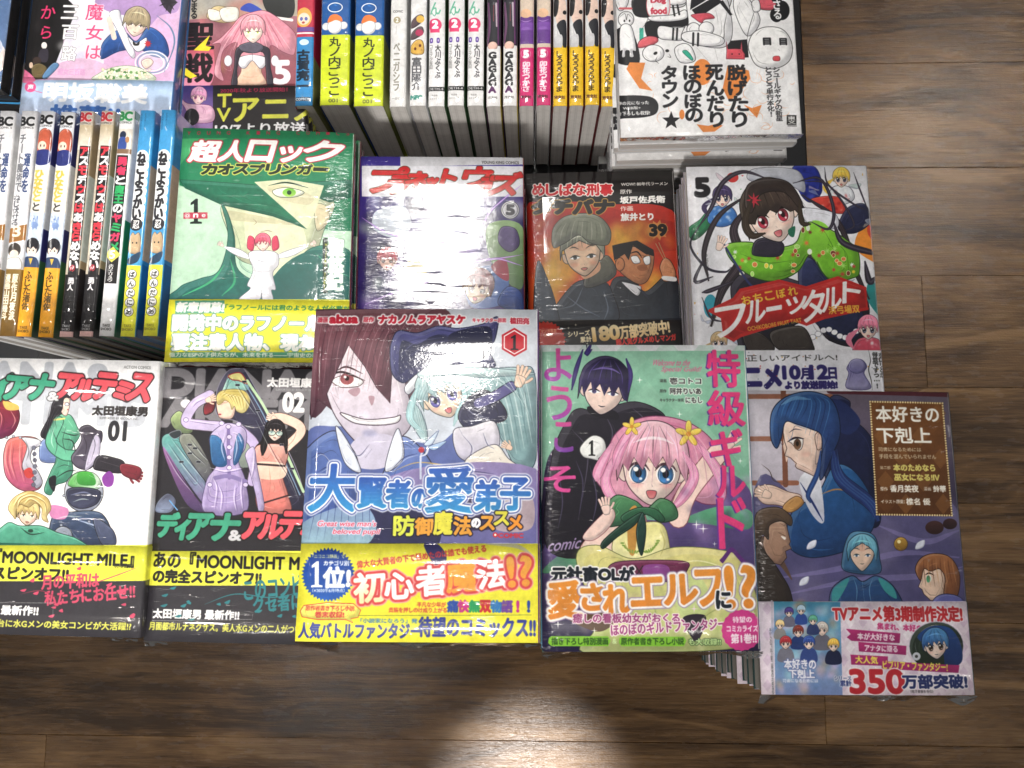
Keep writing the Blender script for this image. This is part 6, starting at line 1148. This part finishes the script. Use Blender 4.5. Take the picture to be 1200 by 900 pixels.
    c = up('u2', .0262, '#c8d818', '#1a4a8c'); c.B(0, -200, c.W, 32, '#1c58a4'); c.B(c.W, -200, 80, 33, '#163c70'); c.B(c.W, 33, 80, 200, '#6a7418'); c.E(19, -4, 9, 6, '#1c58a4', ln='#e8ecf0', lw=1.2); c.E(8, 21, 5, 5, '#e8e8ea', ln='#8890a0', lw=.5); c.E(30, 20, 5, 5, '#e8e8ea', ln='#8890a0', lw=.5); c.E(19, 21, 9, 10, '#ececee', ln='#8890a0', lw=.5); c.P('10,16 13,7 20,5 27,9 28,15 20,13', '#f07a38'); c.L('15,20 17,21', '#99a', .5); c.L('21,21 24,20', '#99a', .5); c.T('丸ノ内ごっこ', 12, 35, 27, 112, '#2c3410', vert=True, bold=.35); c.T('001', 13, 116, 24, 120.5, '#6a7410', bold=.3)
    c = up('u3', .0150, '#dcdcdc', '#c4c4c0'); c.E(10, 11, 4.5, 4.5, '#a89c78'); c.T('2', 8.5, 8.5, 11.5, 13.5, '#f0f0e8', bold=.3); c.T('COMIC', 5, -2, 17, 1, '#777', bold=.2); c.L('9,18 9,30', '#aaa', .5, tp=0); c.T('ベニガシラ', 6, 40, 14, 104, '#8a887c', vert=True, bold=.3); c.T('一迅社', 5, 112, 15, 115, '#888', bold=.2)
    c = up('u4', .0150, '#dedee0', '#b8b8c0'); c.P('1,18 8,8 16,5 18,12 10,20 3,23', '#5c4a50', ln='#2c2024', lw=.5); c.E(14, 11, 5, 5, '#e0b040'); c.P('1,34 8,24 16,21 18,29 10,36 3,38', '#5c4a50', ln='#2c2024', lw=.5); c.E(13, 29, 5, 4.5, '#b82c58'); c.P('2,48 9,39 17,40 19,54 14,58 4,56', '#dca840', ln='#4c3010', lw=.6); c.E(8, 50, 1.5, 2, '#6a2c18'); c.E(14, 46, 1.5, 2, '#6a2c18'); c.T('富田陽介', 4, 61, 16, 104, '#55565c', vert=True, bold=.3); c.T('MFC', 3, 111, 17, 116, '#2c8a7c', bold=.6)
    c = up('u5', .0150, '#e0e0e2', '#2c4c2c'); c.L('3,-2 8,6 11,2 15,4', '#50b090', 1.2); c.T('ん', 3, -12, 16, 4, '#60b898', bold=.3); c.E(9, 18, 8.5, 8.5, '#e83c70'); c.B(3, 23, 15, 28, '#e83c70'); c.T('2', 6, 12.5, 12.5, 22, '#fff', bold=1); 
    for x in (3, 11.5): c.P([(x, 36), (x+1.8, 35), (x+3.6, 36), (x+3.6, 41), (x+1.8, 42), (x, 41)], '#5a3ca0'); c.B(x+1, 37, x+2.6, 40, '#c8b8e8')
    c.T('大川ぶくぶ', 9.5, 44, 16.5, 88, '#3c3c42', vert=True, bold=.3); c.T('コミック桜田', 2.5, 44, 6.5, 76, '#777', vert=True, bold=.1); c.B(0, 99, c.W, 104.5, '#26262a'); c.T('DETH-4', 2, 100.3, c.W-2, 103.2, '#ddd', bold=.1); c.T('竹書房', 6, 109, 13, 111.5, '#777', bold=.1); c.T('コミックス', 3.5, 113, 15.5, 115.5, '#777', bold=.1)
    c = up('u6', .0130, '#e2e2e4', '#4c2448'); c.B(0, -200, c.W, 46, '#34343c', '#23232c'); c.B(c.W, 48, 80, 200, '#c8b43c'); c.L('3,-10 5,20 2,44', '#6c4468', 3, tp=0); c.L('13,-10 14,20', '#b4a0b0', 2.4, tp=0); c.L('10,-8 10,14', '#b83c4c', 2); c.L('7,0 8,40', '#10101a', 2); c.L('15,-30 16,44', '#5c2c5c', 2, tp=0); c.E(9, 46, 6, 5.5, '#e8b8a8', ln='#9c6c60', lw=.4); c.P('3,50 15,50 c'.replace(' c', ' 16,56 2,56'), '#e2e2e4', sm=False)
    for i, ch in enumerate('GAGAGA'): c.T(ch, 4.5, 54.5+i*8.9, 13, 62+i*8.9, '#26262a' if i < 5 else '#5a2c60', bold=.8)
    c.T('芳文社', 3.5, 111.5, 15, 114.5, '#555', bold=.2)
    c = up('u7', .0130, '#d82c70', '#b8b4b8'); c.B(0, -200, c.W, 50, '#d8c4b0'); c.B(0, 8, c.W, 44, '#6a3a94'); c.B(0, 16, c.W, 26, '#7c48ac'); c.L('1,12 9,15 17,12', '#a87cc8', 1); c.E(9, 24, 6, 2, '#8a58b8'); c.E(9, 4, 7, 6, '#e8b890'); c.B(c.W, 48, 80, 75, '#c02460'); c.B(c.W, 75, 80, 105, '#8a6c18')
    c.B(0, 49, c.W, 300, '#dc2c74'); c.E(9, 57, 6, 6, '#dc2c74', ln='#f0a0c0', lw=.5); c.T('5', 6.5, 53, 12, 61.5, '#fff', bold=1.1); c.T('卯花つかさ', 5, 67, 14, 106, '#f8dce8', vert=True, bold=.5); c.T('芳文社', 3, 111, 15.5, 114.5, '#4c1028', bold=.3)
    c = up('u8', .0130, '#efbe14', '#6a1c20'); c.B(0, -200, c.W, 46, '#d8d8da'); c.P('3,-14 16,-14 17,16 12,20 5,14', '#e8c8b8'); c.P('2,-14 8,-14 7,2 4,8 1,4', '#1c1a1e'); c.E(15.5, 2.5, 2.4, 2.8, '#1c1a1e'); c.L('8,10 12,10', '#b05048', 1); c.P('6,18 17,14 18,50 15,52 10,32', '#22242c'); c.L('6,22 9,46', '#9a9ca4', 1.4); c.P('2,36 12,32 12,48 2,48', '#c8c8cc'); c.B(0, 48.5, c.W, 300, '#efbe14'); c.B(c.W, 48, 80, 115, '#a0301c')
    c.T('しろううらやま', 5, 53, 13, 106, '#4c3808', vert=True, bold=.3); c.T('芳文社', 3, 111, 16, 115, '#5c2c08', bold=.35)
# ------------------------------------------------------------------ the stacks, top copies posed as in the photograph
for k_ in ('dai', 'toku', 'hon', 'rock', 'planet', 'meshi', 'ochi', 'nuge', 'majo', 'seisen', 'd01', 'd02'): globals()['art_'+k_]()
art_spines()
def S_(key, t, label, under, band=None, **kw):
    w, h = SIZE.get(key, (.128, .182)); b = None
    if band: y = band_y(key, band[0], band[1]); b = (-h/2, y)
    return stack(key, CV[key], w, h, t, FIT[key], label, under, band=b, **kw)
S_('d01', .0150, 'white manga volume 01 with a green suited figure and a helmet, front left', 'white manga copy stacked under the white volume 01 at the front left', (639, 100), amt=.5, edge=(), seed=1, flap=.006)
S_('d02', .0150, 'black manga volume 02 with two figures before a spacecraft, yellow and grey band', 'black manga copy stacked under the black volume 02', (646, 250), amt=1.3, ang=-62, seed=2, flap=.007)
S_('dai', .0146, 'manga volume 1 of a grinning man and a pupil in a blue hat, yellow band', 'blue and white manga copy stacked under the grinning man volume', (637, 480), amt=1.2, ang=-58, edge=((1, .089, .074, .7),), seed=3, wave=.5, shift=(0, -.034), page=M_PAGE_B)
S_('toku', .0146, 'manga volume 1 of a pink haired girl before a boy in black on mint green', 'mint green manga copy stacked under the pink haired girl volume', None, amt=1.0, ang=20, edge=((0, -.0635, -.048, 1.1), ), seed=4, shift=(0, -.010))
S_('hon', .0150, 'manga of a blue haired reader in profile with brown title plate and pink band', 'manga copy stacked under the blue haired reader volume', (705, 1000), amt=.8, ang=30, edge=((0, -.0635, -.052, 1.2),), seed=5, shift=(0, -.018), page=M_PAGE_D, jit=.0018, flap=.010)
S_('rock', .0150, 'green manga volume 1 of a half hidden face over a small white figure', 'green manga copy stacked under the green volume 1', (351, 300), amt=.9, ang=-50, edge=((0, .060, .040, .5),), seed=6)
ARCH = .0003
S_('planet', .0160, 'manga volume 5 with red lettering and violet lightning under white lamp glare', 'violet manga copy stacked under the red lettered volume 5', None, amt=1.2, ang=35, edge=((0, -.062, -.030, .55), (1, .089, .070, .4)), seed=7, wave=.25, cr=.12)
ARCH = .0011
S_('meshi', .0135, 'black and red manga volume 39 of two men back to back before flames', 'dark manga copy stacked under the volume 39', (375, 700), amt=.5, edge=((0, -.062, -.050, .6),), seed=8)
S_('ochi', .0115, 'manga volume 5 of a black haired girl in a green flowered kimono', 'manga copy stacked under the green kimono volume, silvery film on its side', (410, 950), amt=.7, ang=-20, edge=((0, -.0735, -.060, .9),), seed=9, page=M_PAGE_B)
S_('nuge', .0118, 'thick white manga with black line drawings above orange shapes and a black star', 'thick white manga copy stacked under the line drawing volume, grey page edges forward', None, amt=.4, seed=10, jit=.0045, page=M_PAGE_B, wrapped=True, flap=.003)
S_('majo', .0140, 'pink manga of a couple in white and blue over flowers, pale blue band', 'manga copy stacked under the pink couple volume', (93, 130), amt=.6, seed=11, flap=.004)
S_('seisen', .0125, 'small manga volume 5 of a long haired pink figure above a black band', 'small manga copy stacked under the pink haired volume 5', (100, 250), amt=.4, seed=12, wrapped=False)

# snooted track spot over the floor in front of the table, its blade cutting the beam on the left
def build_fixture():
    o = empty('track_spotlight_housing', 'black track spotlight with one cutting blade, on the ceiling behind the camera', 'spotlight')
    m = flat('fixture_black', (.02, .02, .02), .5); L0 = np.array([-.10, -1.40, CEIL]); a, b = at(578, 765, FLOOR_Z), at(497, 905, FLOOR_Z)
    f = .12; p, q = L0+(a-L0)*f, L0+(b-L0)*f; e = (q-p)/np.linalg.norm(q-p); side = np.cross(e, a-L0); side /= np.linalg.norm(side)
    if side[0] > 0: side = -side
    p, q = p-e*.05, q+e*.05; n = np.cross(e, side)*.0012
    v = [p, q, q+side*.10, p+side*.10]; v = v+[k+n for k in v]
    link('blade', mesh('blade', v, [(0, 1, 2, 3), (7, 6, 5, 4), (0, 4, 5, 1), (1, 5, 6, 2), (2, 6, 7, 3), (3, 7, 4, 0)], shade=False), o, m)
    t = np.linspace(0, 2*math.pi, 25)[:-1]; V = []; 
    for (z, r) in ((.10, .045), (.02, .045), (.02, .040), (.09, .040)): V += [(L0[0]+r*math.cos(k), L0[1]+r*math.sin(k), L0[2]+z) for k in t]
    F = [(i+24*j, (i+1) % 24+24*j, (i+1) % 24+24*j+24, i+24*j+24) for j in range(3) for i in range(24)]+[tuple(range(24))]
    link('housing', mesh('housing', V, F), o, m)
    c = v[3]; link('bracket', mesh('bracket', [c, c+[.008, 0, 0], L0+[-.04, 0, .03], L0+[-.048, 0, .03], c+[0, .008, 0], c+[.008, .008, 0], L0+[-.04, .008, .03], L0+[-.048, .008, .03]], [(0, 1, 2, 3), (7, 6, 5, 4), (0, 4, 5, 1), (1, 5, 6, 2), (2, 6, 7, 3), (3, 7, 4, 0)], shade=False), o, m)
build_fixture()

# dark stack cut by the left edge of the picture
def art_left():
    c = CV['left'] = Canvas([(-170, -170), (16, -170), (5, 96), (-180, 96)], 520, 740, 66, '#3a5a90')
    c.P('-170,-170 16,-170 5,96 -180,96', '#31507f', '#6a88b8', sm=False); c.E(-6, 55, 16, 22, '#e8d8d4'); c.E(-10, 40, 14, 14, '#c8d0e4'); c.B(-200, 92, 40, 120, '#2f8fd0')
    for i in range(8): c.L([(6, 8+i*9), (9, 12+i*9)], '#88a8d8', .8)
    c.S('#161416')
art_left()
xl = at(10, 40, .112)
stack('left', CV['left'], .128, .182, .0140, (xl[0]-.064, at(10, 100, .112)[1]+.091, .112, -2.5, 0, 0), 'blue covered manga on a dark stack at the top left corner', 'dark manga copy stacked under the blue covered volume at the left edge', amt=.7, seed=13, page=flat('black_edge_paper', (.02, .018, .02), .4, 1), n=8)

# ------------------------------------------------------------------ books standing on their fore-edge, spine up
def row(items, z, ybot, h, w, riser, group, pg):
    prev = {}
    for (key, t, xa, xb, lean, lab) in items:
        g = group
        zz = z if not isinstance(z, dict) else z[key]
        a = at(xa[0], xa[1], zz); b = at(xb[0], xb[1], zz)           # spine centre near the head and at the foot
        yaw = math.degrees(math.atan2(b[0]-a[0], a[1]-b[1]))
        d = np.array([a[0]-b[0], a[1]-b[1]]); d /= np.linalg.norm(d); ctr = b[:2]+d*(h/2+random.uniform(-.0008, .0008)); zz += random.uniform(-.0008, .0004)
        o = standing(SP[key], w, h, t, (ctr[0], ctr[1], zz), lab, g, lean=lean, yaw=yaw, proto=prev.get(key), matname=key, page=pg)
        prev.setdefault(key, o)
G1 = 'manga standing spine up in the left block'; HB = .132
items = [('s1', .0145, (9, 115), (-19, 394), 0, 'white spined manga cut off at the left edge, first of the left block'),
 ('s1', .0145, (35, 115), (7, 394), 0, 'white spined manga with a brown foot and the number 3, second of the left block'),
 ('s2', .0135, (57, 113), (26, 394), 0, 'orange footed manga spine with a red haired head, left one of two'),
 ('s2', .0135, (80, 113), (51, 394), 0, 'orange footed manga spine with a red haired head, right one of two'),
 ('s3', .0125, (103, 112), (76, 394), 0, 'black footed manga spine with red and white title, left one of the two'),
 ('s3', .0125, (127, 112), (99, 394), 0, 'black footed manga spine with red and white title, right one of the two'),
 ('s4', .0135, (150, 111), (123, 394), 0, 'white footed manga spine with green letters at its head, beside blue'),
 ('s5', .0135, (174, 108), (148.5, 394), 0, 'blue manga spine with a yellow foot and ringed letters, left one of two'),
 ('s5', .0135, (198, 108), (174.5, 394), 0, 'blue manga spine with a yellow foot, right one of two, beside the green cover')]
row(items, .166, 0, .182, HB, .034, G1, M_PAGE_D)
rz = link('display_riser', box('display_riser', -.47, .094, .0, -.268, .292, .033, .002), None, flat('riser_black', (.012, .012, .013), .5))
rz['label'] = 'low black riser block under the left block of standing spines'; rz['category'] = 'riser'
G2 = 'manga standing spine up in the back row'
ups = [('u1', .0165, 355, 'blue and red manga spine, leftmost of the back row'),
 ('u2', .0262, 391, 'thick lime green manga spine, left one of the two'), ('u2', .0262, 431, 'thick lime green manga spine, right one beside the plain white spine'),
 ('u3', .0150, 465, 'plain white manga spine with grey letters beside the lime green spine'), ('u4', .0150, 488.5, 'white manga spine with drawings of sweet potatoes'),
 ('u5', .0150, 510.5, 'white manga spine with a pink 2, first of three from the left'), ('u5', .0150, 533.5, 'white manga spine with a pink 2, middle of the three'), ('u5', .0150, 556.5, 'white manga spine with a pink 2, beside the dark headed spines'),
 ('u6', .0130, 577.5, 'dark headed manga spine with bold black letters on white, left one'), ('u6', .0130, 597, 'dark headed manga spine with bold black letters, right one of two'),
 ('u7', .0130, 616.5, 'pink footed manga spine with a purple head, left one of the two'), ('u7', .0130, 636.5, 'pink footed manga spine with a purple head, right one beside the yellow spine'),
 ('u8', .0130, 656, 'yellow footed manga spine, first of four from the left'), ('u8', .0130, 675, 'yellow footed manga spine, second of four from the left'),
 ('u8', .0130, 693.5, 'yellow footed manga spine, third of four from the left'), ('u8', .0130, 712.5, 'yellow footed manga spine touching the white line drawing stack')]
it = []
for key, t, x, lab in ups:
    f = (x-540)/200
    it.append((key, t, (x+1.0-1.5*f, 6), (x, 124), -2.6*min(1, max(-1.2, -f*1.1)) if False else 0, lab))
row(it, .130, 0, .182, .128, 0, G2, M_PAGE)
